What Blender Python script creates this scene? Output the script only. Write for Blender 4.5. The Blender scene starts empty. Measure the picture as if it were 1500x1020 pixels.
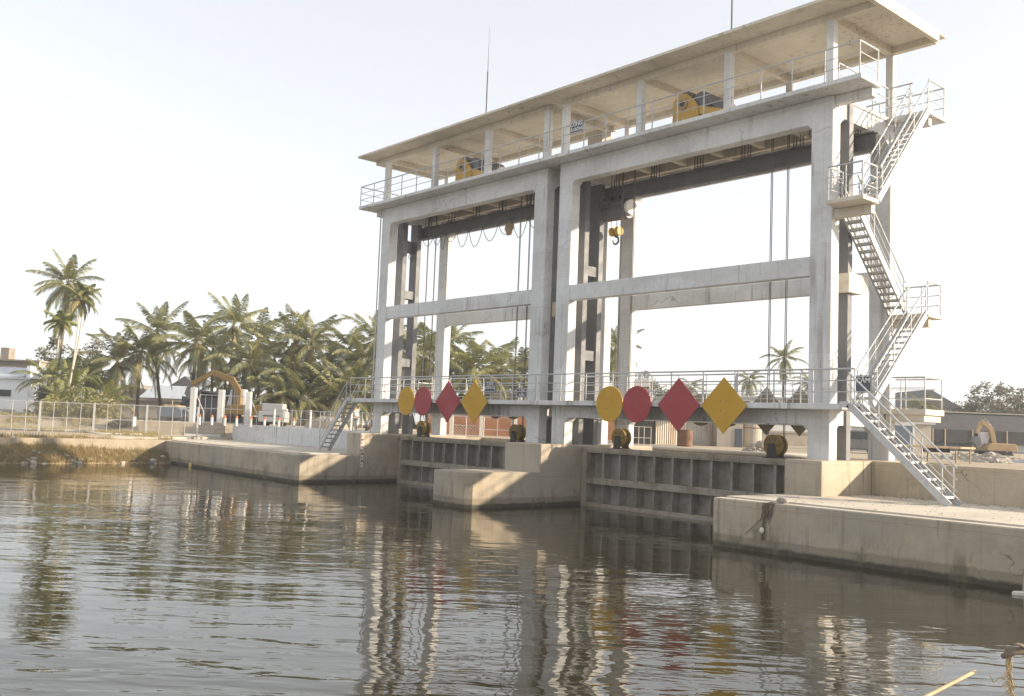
import bpy, bmesh, math, random
from mathutils import Vector, Matrix
random.seed(7)
S = bpy.context.scene
COL = S.collection
R_ = math.radians
# ------------------------------------------------------------------ camera frame
CP = Vector((43.897, -28.606, 3.358)); CF = 1400.06
RT = Vector((0.6605, 0.7498, 0.0382)); UP = Vector((0.0337, -0.0804, 0.9962)); FW = Vector((-0.7500, 0.6567, 0.0784))
YAW = R_(48.794)
def G(px, d, z):
    """ground position seen in picture column px, d metres ahead, at height z"""
    a = (px - 750) / CF
    b = ((z - CP.z) / d - FW.z - a * RT.z) / UP.z
    return CP + d * (FW + a * RT + b * UP)
def ZY(px, py, d):
    return (CP + d * (FW + (px - 750) / CF * RT + (510 - py) / CF * UP)).z
# ------------------------------------------------------------------ materials
def nodes(m):
    m.use_nodes = True
    return m.node_tree.nodes, m.node_tree.links
def N(nt, t, **k):
    n = nt.nodes.new(t)
    for a, v in k.items():
        if a.startswith('i_'):
            key = a[2:]
            n.inputs[int(key) if key.isdigit() else key.replace('_', ' ')].default_value = v
        else:
            setattr(n, a, v)
    return n
def mixc(nt, fac, a, b, mode='MIX'):
    n = nt.nodes.new('ShaderNodeMix'); n.data_type = 'RGBA'; n.blend_type = mode
    for s, v in ((0, fac), (6, a), (7, b)):
        if isinstance(v, bpy.types.NodeSocket): nt.links.new(v, n.inputs[s])
        elif isinstance(v, (int, float)): n.inputs[s].default_value = v if s == 0 else (v, v, v, 1)
        else: n.inputs[s].default_value = (*v, 1)
    return n.outputs[2]
def ramp(nt, src, p0, p1, c0=0.0, c1=1.0):
    n = nt.nodes.new('ShaderNodeMapRange'); n.interpolation_type = 'SMOOTHSTEP'
    nt.links.new(src, n.inputs[0])
    for i, v in ((1, p0), (2, p1), (3, c0), (4, c1)): n.inputs[i].default_value = v
    return n.outputs[0]
def noise(nt, vec, scale, detail=4, rough=.55, dist=0.0):
    n = N(nt, 'ShaderNodeTexNoise'); n.inputs['Scale'].default_value = scale; n.inputs['Detail'].default_value = detail
    n.inputs['Roughness'].default_value = rough; n.inputs['Distortion'].default_value = dist
    nt.links.new(vec, n.inputs['Vector']); return n.outputs[0]
def mapped(nt, vec, scale=(1, 1, 1), rot=(0, 0, 0)):
    n = N(nt, 'ShaderNodeMapping'); n.inputs['Scale'].default_value = scale; n.inputs['Rotation'].default_value = rot
    nt.links.new(vec, n.inputs['Vector']); return n.outputs[0]
def math_(nt, op, a, b=0.0):
    n = N(nt, 'ShaderNodeMath', operation=op)
    for i, v in enumerate((a, b)):
        if isinstance(v, bpy.types.NodeSocket): nt.links.new(v, n.inputs[i])
        else: n.inputs[i].default_value = v
    return n.outputs[0]
def bump(nt, h, strength, dist, bs):
    n = N(nt, 'ShaderNodeBump'); n.inputs['Strength'].default_value = strength; n.inputs['Distance'].default_value = dist
    nt.links.new(h, n.inputs['Height']); nt.links.new(n.outputs[0], bs.inputs['Normal']); return n
MATS = {}
def base(name, rough=.8, metal=0.0, spec=.5):
    m = bpy.data.materials.new(name); MATS[name] = m
    m.use_nodes = True; nt = m.node_tree; bs = nt.nodes['Principled BSDF']
    bs.inputs['Roughness'].default_value = rough; bs.inputs['Metallic'].default_value = metal
    bs.inputs['Specular IOR Level'].default_value = spec
    g = N(nt, 'ShaderNodeNewGeometry')
    return m, nt, bs, g.outputs['Position']
def concrete(name, ca, cb, stain=(.16, .14, .11), stain_amt=.55, wet=False, warm=None):
    m, nt, bs, pos = base(name, .88, 0, .3)
    n1 = noise(nt, pos, .45, 6, .6); n2 = noise(nt, pos, 5, 8, .65)
    c = mixc(nt, ramp(nt, n1, .35, .68), ca, cb)
    c = mixc(nt, ramp(nt, n2, .3, .75, .0, .28), c, (.62, .6, .56), 'MULTIPLY')
    st = noise(nt, mapped(nt, pos, (1.7, 1.7, .13)), 1.0, 6, .62)
    c = mixc(nt, ramp(nt, st, .56, .78, 0, stain_amt), c, stain)
    bl = noise(nt, pos, 1.3, 5, .7, .4)
    c = mixc(nt, ramp(nt, bl, .64, .78, 0, stain_amt * .7), c, stain)
    pin = noise(nt, pos, 26, 2, .5)
    c = mixc(nt, ramp(nt, pin, .70, .74, 0, .55), c, stain)
    # rain streaks hanging in narrow bands, rust runs
    dr = noise(nt, mapped(nt, pos, (5.5, 5.5, .16)), 1.0, 3, .55); dm = noise(nt, pos, .33, 3)
    c = mixc(nt, math_(nt, 'MULTIPLY', ramp(nt, dr, .56, .70), ramp(nt, dm, .46, .60, 0, stain_amt)), c, stain)
    rr = noise(nt, mapped(nt, pos, (7, 7, .22)), 1.0, 2); rm = noise(nt, pos, .8, 2)
    c = mixc(nt, math_(nt, 'MULTIPLY', ramp(nt, rr, .66, .74), ramp(nt, rm, .58, .66, 0, .5)), c, (.30, .17, .08))
    if warm: c = mixc(nt, ramp(nt, noise(nt, pos, .22, 3), .4, .6, 0, .6), c, warm)
    # faint pour lines and form-board joints
    z = N(nt, 'ShaderNodeSeparateXYZ'); nt.links.new(pos, z.inputs[0])
    wob = math_(nt, 'MULTIPLY', noise(nt, pos, 1.2, 2), .03)
    fr = math_(nt, 'FRACT', math_(nt, 'DIVIDE', math_(nt, 'ADD', z.outputs[2], wob), 1.22))
    ln = ramp(nt, fr, .0, .022, .42, 0)
    c = mixc(nt, ln, c, stain)
    fx = math_(nt, 'FRACT', math_(nt, 'DIVIDE', math_(nt, 'ADD', z.outputs[0], math_(nt, 'MULTIPLY', wob, .6)), 2.44))
    c = mixc(nt, ramp(nt, fx, .0, .009, .38, 0), c, stain)
    pt = noise(nt, mapped(nt, pos, (.41, .41, .82)), 1.0, 0)
    c = mixc(nt, ramp(nt, pt, .48, .52, 0, .16), c, (.62, .60, .55), 'MULTIPLY')
    if wet:
        zz = math_(nt, 'ADD', z.outputs[2], math_(nt, 'MULTIPLY', noise(nt, mapped(nt, pos, (1, 1, .5)), 2.0, 8, .78), .20))
        c = mixc(nt, ramp(nt, zz, .44, .50, .62, 0), c, (.20, .17, .12))
        c = mixc(nt, ramp(nt, zz, .20, .30, .88, 0), c, (.035, .03, .022))
        bs.inputs['Roughness'].default_value = .75
        al = noise(nt, mapped(nt, pos, (1.2, 1.2, .5)), 1.3, 6, .65); c = mixc(nt, math_(nt, 'MULTIPLY', ramp(nt, al, .48, .66, 0, .8), ramp(nt, z.outputs[2], .15, 1.1, 1, 0)), c, (.13, .115, .075))
    vo = N(nt, 'ShaderNodeTexVoronoi', feature='DISTANCE_TO_EDGE'); vo.inputs['Scale'].default_value = .33
    wv = N(nt, 'ShaderNodeVectorMath', operation='ADD'); nn = N(nt, 'ShaderNodeTexNoise'); nn.inputs['Scale'].default_value = 1.4; nn.inputs['Detail'].default_value = 6
    nt.links.new(pos, nn.inputs['Vector']); nt.links.new(pos, wv.inputs[0]); sc_ = N(nt, 'ShaderNodeVectorMath', operation='SCALE'); sc_.inputs['Scale'].default_value = .9
    nt.links.new(nn.outputs[1], sc_.inputs[0]); nt.links.new(sc_.outputs[0], wv.inputs[1]); nt.links.new(wv.outputs[0], vo.inputs['Vector'])
    ck = math_(nt, 'MULTIPLY', ramp(nt, vo.outputs[0], 0, .006, .7, 0), ramp(nt, noise(nt, pos, .5, 2), .52, .58))
    c = mixc(nt, ck, c, tuple(v * .5 for v in stain))
    nt.links.new(c, bs.inputs['Base Color'])
    bump(nt, n2, .35, .012, bs)
    return m
def painted(name, col, dirt=(.1, .08, .06), rough=.5, metal=0.0, amt=.35, sc=3.0):
    m, nt, bs, pos = base(name, rough, metal, .4)
    n = noise(nt, pos, sc, 6, .65); s = noise(nt, mapped(nt, pos, (3, 3, .4)), 1.5, 5, .6)
    c = mixc(nt, ramp(nt, n, .4, .75, 0, amt), col, dirt)
    c = mixc(nt, ramp(nt, s, .55, .75, 0, amt), c, dirt)
    nt.links.new(c, bs.inputs['Base Color'])
    nt.links.new(ramp(nt, n, .3, .7, rough - .08, min(1, rough + .2)), bs.inputs['Roughness'])
    bump(nt, n, .15, .004, bs)
    return m
def ground_mat(name, a, b, c3, sc=1.0, bs_=.5):
    m, nt, bs, pos = base(name, .95, 0, .2)
    n1 = noise(nt, pos, .25 * sc, 6, .65); n2 = noise(nt, pos, 3.5 * sc, 8, .7)
    c = mixc(nt, ramp(nt, n1, .38, .62), a, b)
    c = mixc(nt, ramp(nt, n2, .5, .7, 0, .7), c, c3)
    nt.links.new(c, bs.inputs['Base Color']); bump(nt, n2, .6, .05, bs)
    return m
concrete('concrete', (.70, .71, .715), (.585, .595, .60), (.25, .23, .20), .85)
concrete('concrete_warm', (.70, .645, .545), (.59, .54, .455), (.25, .22, .18), .55)  # tower concrete again, with the warm bounce light put into its colour
concrete('concrete_quay', (.48, .41, .31), (.37, .315, .235), (.13, .105, .08), .9, wet=True, warm=(.375, .34, .29))
concrete('concrete_top', (.60, .55, .47), (.52, .47, .40), (.36, .31, .25), .45)
concrete('old_concrete', (.36, .32, .27), (.25, .22, .19), (.10, .09, .075), .7)
painted('galvanised', (.48, .49, .50), (.32, .31, .30), .5, .2, .4, 6)
painted('guide_paint', (.165, .17, .18), (.11, .105, .10), .6, 0, .35, 2)
painted('grey_steel', (.135, .14, .15), (.08, .075, .07), .5, .2, .4, 2)
painted('rope_steel', (.10, .095, .09), (.05, .045, .04), .5, .6, .4, 20)
painted('gate_steel', (.34, .30, .245), (.16, .115, .075), .7, 0, .8, 1.6)
painted('gate_plate', (.31, .29, .26), (.16, .125, .09), .7, 0, .8, 1.3)
painted('yellow_paint', (.50, .31, .07), (.30, .18, .06), .55, 0, .35, 3)
painted('sheave_yellow', (.27, .18, .035), (.11, .08, .035), .5, 0, .6, 5)
painted('sign_yellow', (.52, .295, .02), (.44, .25, .025), .6, 0, .3, 1.2)
painted('sign_red', (.34, .045, .052), (.28, .05, .05), .6, 0, .35, 1.2)
painted('sign_blue', (.075, .095, .13), (.06, .07, .09), .5, 0, .3, 4)
painted('white_paint', (.70, .68, .64), (.5, .46, .4), .6, 0, .3, 2)
painted('white_wall', (.62, .62, .62), (.42, .41, .39), .8, 0, .25, .8)
painted('house_white', (.80, .835, .87), (.55, .56, .57), .8, 0, .2, .8)
painted('sign_back', (.25, .22, .16), (.17, .15, .11), .7, 0, .5, 2)
painted('cream_wall', (.42, .37, .30), (.28, .24, .18), .85, 0, .45, .8)
painted('grey_wall', (.40, .37, .33), (.26, .23, .2), .9, 0, .5, .8)
painted('black_paint', (.03, .03, .032), (.06, .055, .05), .5, 0, .4, 4)
painted('orange_paint', (.65, .17, .03), (.4, .12, .04), .55, 0, .3, 5)
painted('machine_yellow', (.21, .135, .045), (.14, .10, .055), .7, 0, .7, 2)
painted('machine_tan', (.34, .24, .13), (.22, .17, .11), .6, 0, .5, 2)
painted('dark_rubber', (.035, .033, .03), (.12, .10, .08), .85, 0, .6, 3)
painted('glass_dark', (.04, .05, .055), (.07, .07, .07), .12, 0, .2, 2)
painted('tarp_grey', (.10, .103, .112), (.07, .07, .073), .75, 0, .5, .7)
painted('tarp_blue', (.10, .135, .19), (.2, .2, .2), .7, 0, .4, 1.2)
painted('zinc_roof', (.40, .41, .42), (.28, .27, .25), .5, .3, .35, .7)
painted('net_black', (.055, .055, .058), (.04, .038, .037), .9, 0, .5, .6)
painted('pvc_pipe', (.50, .48, .44), (.45, .40, .33), .5, 0, .3, 3)
painted('rust', (.19, .11, .07), (.11, .065, .045), .85, .1, .6, 2)
painted('wood', (.42, .33, .22), (.26, .19, .12), .8, 0, .5, 3)
painted('bamboo', (.44, .33, .19), (.32, .23, .12), .5, 0, .4, 12)
painted('bark_dark', (.16, .13, .10), (.09, .07, .055), .9, 0, .5, 8)
painted('palm_bark', (.17, .145, .115), (.10, .085, .068), .9, 0, .6, 4)
painted('areca_bark', (.50, .47, .40), (.30, .28, .22), .85, 0, .5, 5)
painted('cloth_white', (.72, .72, .70), (.5, .5, .48), .85, 0, .25, 8)
painted('cloth_grey', (.30, .31, .34), (.2, .2, .2), .85, 0, .3, 8)
painted('skin', (.38, .22, .15), (.3, .17, .12), .6, 0, .2, 10)
painted('straw', (.36, .28, .16), (.25, .19, .11), .9, 0, .4, 6)
painted('foam', (.68, .66, .58), (.52, .47, .38), .8, 0, .4, 9)
painted('foam_yellow', (.62, .50, .20), (.45, .36, .18), .8, 0, .4, 9)
painted('stone', (.44, .40, .35), (.28, .25, .21), .95, 0, .6, 3)
painted('rubble_pale', (.33, .30, .26), (.22, .195, .17), .95, 0, .6, 3)
ground_mat('soil', (.40, .33, .24), (.33, .27, .19), (.24, .19, .13))
ground_mat('sand', (.40, .34, .26), (.34, .29, .22), (.26, .21, .16))
ground_mat('path_mat', (.50, .45, .38), (.44, .39, .33), (.34, .29, .23), 1.5)
ground_mat('bank_soil', (.38, .295, .185), (.31, .24, .15), (.21, .16, .10), 2)
ground_mat('mud', (.06, .05, .035), (.05, .04, .03), (.04, .03, .02))
def brick_mat(name, c1, c2, mortar, sc, bw=.5, rh=.25):
    m, nt, bs, pos = base(name, .9, 0, .2)
    tc = N(nt, 'ShaderNodeTexCoord')
    b = N(nt, 'ShaderNodeTexBrick'); nt.links.new(mapped(nt, tc.outputs['Object'], (1, 1, 1), (R_(90), 0, 0)), b.inputs['Vector'])
    for k, v in (('Color1', c1), ('Color2', c2), ('Mortar', mortar)): b.inputs[k].default_value = (*v, 1)
    b.inputs['Scale'].default_value = sc; b.inputs['Mortar Size'].default_value = .02
    b.inputs['Brick Width'].default_value = bw; b.inputs['Row Height'].default_value = rh
    c = mixc(nt, ramp(nt, noise(nt, pos, 1.5, 6), .4, .7, 0, .5), b.outputs[0], tuple(x * .6 for x in c1))
    nt.links.new(c, bs.inputs['Base Color']); bump(nt, b.outputs[1], -.5, .01, bs)
brick_mat('brick_orange', (.40, .20, .115), (.36, .175, .095), (.34, .24, .17), 1.0, 1.6, .62)
brick_mat('block_wall', (.44, .38, .30), (.40, .35, .28), (.32, .27, .21), 1.0, .8, .3)
def corrugated(name, col, dirt, sc):
    m, nt, bs, pos = base(name, .5, .3, .4)
    tc = N(nt, 'ShaderNodeTexCoord')
    w = N(nt, 'ShaderNodeTexWave'); w.inputs['Scale'].default_value = sc; nt.links.new(tc.outputs['Object'], w.inputs['Vector'])
    c = mixc(nt, ramp(nt, noise(nt, mapped(nt, pos, (2, 2, .5)), .8, 6), .45, .7, 0, .75), col, dirt)
    nt.links.new(c, bs.inputs['Base Color']); bump(nt, w.outputs[1], .8, .03, bs)
corrugated('corrugated_zinc', (.50, .50, .49), (.34, .24, .17), 2.4)
corrugated('corrugated_pale', (.60, .56, .48), (.50, .34, .22), 2.4)
corrugated('corrugated_roof', (.52, .57, .62), (.42, .42, .42), 2.6)
def leaf_mat(name, g1, g2, dry, trans=.3):
    m = bpy.data.materials.new(name); MATS[name] = m; m.use_nodes = True; nt = m.node_tree; nt.nodes.clear()
    o = N(nt, 'ShaderNodeOutputMaterial'); g = N(nt, 'ShaderNodeNewGeometry')
    at = N(nt, 'ShaderNodeAttribute', attribute_name='tint')
    n = noise(nt, g.outputs['Position'], .9, 4)
    c = mixc(nt, ramp(nt, n, .3, .7), g1, g2)
    oi = N(nt, 'ShaderNodeObjectInfo')
    c = mixc(nt, ramp(nt, oi.outputs['Random'], 0, 1, 0, .55), c, tuple(v * k for v, k in zip(g1, (.62, .60, .72))))
    c = mixc(nt, at.outputs['Fac'], c, dry)
    d = N(nt, 'ShaderNodeBsdfDiffuse'); t = N(nt, 'ShaderNodeBsdfTranslucent'); gl = N(nt, 'ShaderNodeBsdfGlossy'); gl.inputs['Roughness'].default_value = .45
    nt.links.new(c, d.inputs[0]); nt.links.new(mixc(nt, .4, c, (.25, .24, .05)), t.inputs[0])
    gl.inputs[0].default_value = (.6, .6, .55, 1)
    mx = N(nt, 'ShaderNodeMixShader'); mx.inputs[0].default_value = trans
    nt.links.new(d.outputs[0], mx.inputs[1]); nt.links.new(t.outputs[0], mx.inputs[2])
    m2 = N(nt, 'ShaderNodeMixShader'); m2.inputs[0].default_value = .06
    nt.links.new(mx.outputs[0], m2.inputs[1]); nt.links.new(gl.outputs[0], m2.inputs[2]); nt.links.new(m2.outputs[0], o.inputs[0])
leaf_mat('palm_leaf', (.18, .20, .09), (.26, .27, .12), (.42, .34, .17), .3)
leaf_mat('palm_leaf_dark', (.13, .14, .075), (.18, .185, .095), (.31, .25, .14), .24)
leaf_mat('palm_leaf_fresh', (.20, .23, .08), (.28, .30, .11), (.46, .37, .17), .32)
leaf_mat('bush_leaf', (.19, .20, .06), (.26, .255, .09), (.38, .31, .14), .3)
leaf_mat('tree_leaf', (.10, .10, .07), (.13, .125, .085), (.2, .185, .13), .2)
leaf_mat('grass_dry', (.46, .35, .17), (.54, .42, .22), (.26, .28, .11), .4)
def mesh_fence(name):
    m = bpy.data.materials.new(name); MATS[name] = m; m.use_nodes = True; nt = m.node_tree; nt.nodes.clear()
    o = N(nt, 'ShaderNodeOutputMaterial'); tc = N(nt, 'ShaderNodeTexCoord')
    hs = []
    for r in (45, -45):
        v = mapped(nt, tc.outputs['Object'], (1, 1, 1), (0, R_(r), 0))
        sx = N(nt, 'ShaderNodeSeparateXYZ'); nt.links.new(v, sx.inputs[0])
        f = math_(nt, 'FRACT', math_(nt, 'MULTIPLY', sx.outputs[0], 11.0)); hs.append(math_(nt, 'LESS_THAN', f, .06))
    k = math_(nt, 'MAXIMUM', hs[0], hs[1])
    t = N(nt, 'ShaderNodeBsdfTransparent'); d = N(nt, 'ShaderNodeBsdfDiffuse'); d.inputs[0].default_value = (.45, .44, .41, 1)
    mx = N(nt, 'ShaderNodeMixShader'); nt.links.new(k, mx.inputs[0]); nt.links.new(t.outputs[0], mx.inputs[1]); nt.links.new(d.outputs[0], mx.inputs[2])
    nt.links.new(mx.outputs[0], o.inputs[0])
mesh_fence('wire_mesh')
def water_mat():
    m, nt, bs, pos = base('water_mat', .015, 0, .5)
    bs.inputs['IOR'].default_value = 1.6
    n0 = noise(nt, pos, .09, 3)
    nt.links.new(mixc(nt, ramp(nt, n0, .35, .65), (.030, .026, .011), (.023, .020, .009)), bs.inputs['Base Color'])
    def wm(ang, su, sv):
        n = N(nt, 'ShaderNodeMapping', vector_type='TEXTURE'); n.inputs['Rotation'].default_value = (0, 0, R_(ang)); n.inputs['Scale'].default_value = (su, sv, 1)
        nt.links.new(pos, n.inputs['Vector']); return n.outputs[0]
    sx = N(nt, 'ShaderNodeSeparateXYZ'); nt.links.new(pos, sx.inputs[0])
    lee = ramp(nt, sx.outputs[1], -19, -5.5, 1.0, .38)
    gust = ramp(nt, noise(nt, wm(40, 1.6, .8), .12, 3), .38, .62, .5, 1.15)
    h = None
    for ang, su, sv, amp, dist in ((58, 5.5, 2.6, .050, .2), (44, 2.2, .80, .034, .5), (50, 1.0, .32, .0150, .6), (38, .36, .125, .0040, .4)):
        q = math_(nt, 'MULTIPLY', noise(nt, wm(ang, su, sv), 1.0, 1, .5, dist), amp * WAVE)
        h = q if h is None else math_(nt, 'ADD', h, q)
    h = math_(nt, 'MULTIPLY', math_(nt, 'MULTIPLY', h, gust), lee)
    bump(nt, h, 1.0, 1.0, bs)
WAVE = .78; HAZE = .0008
water_mat()
# ------------------------------------------------------------------ mesh builder
class MB:
    def __init__(s): s.v = []; s.f = []; s.t = []; s.tint = None
    def add(s, vs, fs, tint=None):
        o = len(s.v); s.v += [Vector(p) for p in vs]; s.f += [tuple(i + o for i in f) for f in fs]
        if tint is not None or s.t:
            while len(s.t) < len(s.f) - len(fs): s.t.append(0.0)
            s.t += [tint or 0.0] * len(fs)
        return s
    def box(s, x0, x1, y0, y1, z0, z1):
        return s.add([(x, y, z) for z in (z0, z1) for y in (y0, y1) for x in (x0, x1)],
                     [(0, 2, 3, 1), (4, 5, 7, 6), (0, 1, 5, 4), (2, 6, 7, 3), (0, 4, 6, 2), (1, 3, 7, 5)])
    def obox(s, c, ux, uy, uz):
        c = Vector(c); ux, uy, uz = Vector(ux), Vector(uy), Vector(uz)
        return s.add([c + a * ux + b * uy + d * uz for d in (-1, 1) for b in (-1, 1) for a in (-1, 1)],
                     [(0, 2, 3, 1), (4, 5, 7, 6), (0, 1, 5, 4), (2, 6, 7, 3), (0, 4, 6, 2), (1, 3, 7, 5)])
    def beam(s, p, q, w, h, up=(0, 0, 1)):
        p, q = Vector(p), Vector(q); d = q - p; L = d.length; d.normalize()
        side = d.cross(Vector(up)).normalized(); u = side.cross(d)
        return s.obox((p + q) / 2, d * L / 2, side * w / 2, u * h / 2)
    def cyl(s, p, q, r, n=8, r2=None, cap=True):
        p, q = Vector(p), Vector(q); r2 = r if r2 is None else r2
        d = (q - p).normalized(); a = d.orthogonal().normalized(); b = d.cross(a)
        vs = []
        for c, rr in ((p, r), (q, r2)):
            for i in range(n):
                t = 2 * math.pi * i / n; vs.append(c + rr * (math.cos(t) * a + math.sin(t) * b))
        fs = [(i, (i + 1) % n, n + (i + 1) % n, n + i) for i in range(n)]
        if cap: fs += [tuple(range(n - 1, -1, -1)), tuple(range(n, 2 * n))]
        return s.add(vs, fs)
    def tube(s, pts, r, n=6, r2=None):
        pts = [Vector(p) for p in pts]; m = len(pts); r2 = r if r2 is None else r2; vs = []; fs = []; a = None
        for k, p in enumerate(pts):
            d = (pts[min(k + 1, m - 1)] - pts[max(k - 1, 0)]).normalized()
            if a is None: a = d.orthogonal().normalized()
            a = (a - a.dot(d) * d).normalized(); b = d.cross(a); rr = r + (r2 - r) * k / max(1, m - 1)
            for i in range(n):
                t = 2 * math.pi * i / n; vs.append(p + rr * (math.cos(t) * a + math.sin(t) * b))
        for k in range(m - 1):
            for i in range(n): fs.append((k * n + i, k * n + (i + 1) % n, (k + 1) * n + (i + 1) % n, (k + 1) * n + i))
        fs += [tuple(range(n - 1, -1, -1)), tuple(range((m - 1) * n, m * n))]
        return s.add(vs, fs)
    def prism(s, poly, axis, a, b):
        """poly: 2d points; extruded from a to b along axis ('x': (y,z), 'y': (x,z), 'z': (x,y))"""
        def P(u, w, t): return {'x': (t, u, w), 'y': (u, t, w), 'z': (u, w, t)}[axis]
        n = len(poly); vs = [P(u, w, a) for u, w in poly] + [P(u, w, b) for u, w in poly]
        fs = [tuple(range(n)), tuple(range(2 * n - 1, n - 1, -1))] + [(i, n + i, n + (i + 1) % n, (i + 1) % n) for i in range(n)]
        return s.add(vs, fs)
    def ball(s, c, rx, ry, rz, seed=0, n=1, amp=.25):
        bm = bmesh.new(); bmesh.ops.create_icosphere(bm, subdivisions=n, radius=1); rd = random.Random(seed)
        vs = []
        for v in bm.verts:
            k = 1 + rd.uniform(-amp, amp); vs.append((c[0] + v.co.x * rx * k, c[1] + v.co.y * ry * k, c[2] + v.co.z * rz * k))
        fs = [tuple(v.index for v in f.verts) for f in bm.faces]; bm.free()
        return s.add(vs, fs)
    def xf(s, mtx):
        s.v = [mtx @ v for v in s.v]; return s
    def build(s, name, mat, parent=None, local=False, smooth=False, bevel=0.0, fixn=True):
        me = bpy.data.meshes.new(name); vs = s.v
        if parent is not None and not local:
            root = parent
            while root.parent: root = root.parent
            inv = (Matrix.Translation(root.location) @ root.rotation_euler.to_matrix().to_4x4()).inverted()
            vs = [inv @ v for v in vs]
        me.from_pydata([tuple(v) for v in vs], [], s.f); me.update()
        if fixn:
            bm = bmesh.new(); bm.from_mesh(me); bmesh.ops.recalc_face_normals(bm, faces=bm.faces); bm.to_mesh(me); bm.free()
        if s.t:
            while len(s.t) < len(s.f): s.t.append(0.0)
            at = me.attributes.new('tint', 'FLOAT', 'FACE'); at.data.foreach_set('value', s.t[:len(me.polygons)])
        me.materials.append(MATS[mat])
        o = bpy.data.objects.new(name, me); COL.objects.link(o)
        if parent is not None: o.parent = parent
        if smooth: me.shade_smooth()
        if bevel:
            b = o.modifiers.new('edge', 'BEVEL'); b.width = bevel; b.segments = 1; b.limit_method = 'ANGLE'; b.angle_limit = R_(50)
        return o
def tag(o, label, cat, group=None, kind=None):
    if label: o['label'] = label
    if cat: o['category'] = cat
    if group: o['group'] = group
    if kind: o['kind'] = kind
    return o
def thing(name, label, cat, loc=(0, 0, 0), rz=0.0, group=None):
    o = bpy.data.objects.new(name, None); COL.objects.link(o); o.location = loc; o.rotation_euler = (0, 0, rz)
    return tag(o, label, cat, group)
def struct(o): o['kind'] = 'structure'; return o
def dup(root, loc, rz, label=None, scale=None):
    r = root.copy(); COL.objects.link(r); r.location = loc; r.rotation_euler = (0, 0, rz)
    if label: r['label'] = label
    if scale: r.scale = scale
    def rec(src, dst):
        for ch in list(src.children):
            c = ch.copy(); COL.objects.link(c); c.parent = dst; rec(ch, c)
    rec(root, r)
    return r
def text(body, size, loc, parent, mat, rot=(R_(90), 0, 0), name='lettering', ext=.004):
    cu = bpy.data.curves.new(name, 'FONT'); cu.body = body; cu.size = size; cu.align_x = 'CENTER'; cu.align_y = 'CENTER'; cu.extrude = ext
    cu.offset = size * .018
    cu.materials.append(MATS[mat]); o = bpy.data.objects.new(name, cu); COL.objects.link(o)
    me = bpy.data.meshes.new_from_object(o.evaluated_get(bpy.context.evaluated_depsgraph_get())) if bpy.context.view_layer.update() is None else None
    bpy.data.objects.remove(o); bpy.data.curves.remove(cu); me.name = name; me.materials.clear(); me.materials.append(MATS[mat])
    o = bpy.data.objects.new(name, me); COL.objects.link(o); o.parent = parent; o.location = loc; o.rotation_euler = rot; return o
# ------------------------------------------------------------------ levels of the sluice
ZP, ZLOW, ZW, ZWB, ZM0, ZM1, ZT0, ZT1, ZD = 2.546, 1.392, 4.377, 4.184, 8.72, 9.38, 13.95, 14.81, 14.969
COLS = ((0.0, .8), (12.373, 13.184), (13.99, 14.79), (26.36, 27.16))
def frame_beam(mb, x0, x1, y0, y1, z0, z1, h):
    """beam between columns with chamfered haunches under its ends"""
    mb.prism([(x0, z1), (x1, z1), (x1, z0 - h), (x1 - h, z0), (x0 + h, z0), (x0, z0 - h)], 'y', y0, y1)
def railing(parent, name, pts, posts, h=1.1, mids=(.37, .73), r=.03):
    """rails along pts (floor points), post sub-parts at posts"""
    mb = MB()
    for zz, rr in [(h, r)] + [(k, r * .55) for k in mids]:
        for p, q in zip(pts[:-1], pts[1:]): mb.cyl((p[0], p[1], p[2] + zz), (q[0], q[1], q[2] + zz), rr, 8)
    rail = mb.build(name, 'galvanised', parent, smooth=False)
    pm = None
    for k, p in enumerate(posts):
        if pm is None:
            m = MB().cyl((p[0], p[1], p[2] - .02), (p[0], p[1], p[2] + h), r * .8, 8); m.cyl((p[0], p[1], p[2] - .005), (p[0], p[1], p[2] + .012), r * 2, 8)
            pm = m.build('post', 'galvanised', rail); p0 = Vector(p)
        else:
            c = pm.copy(); COL.objects.link(c); c.location = Vector(p) - p0
    return rail
def line(p, q, n, ends=True):
    p, q = Vector(p), Vector(q); return [p.lerp(q, i / (n - 1)) for i in range(n)]
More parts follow.
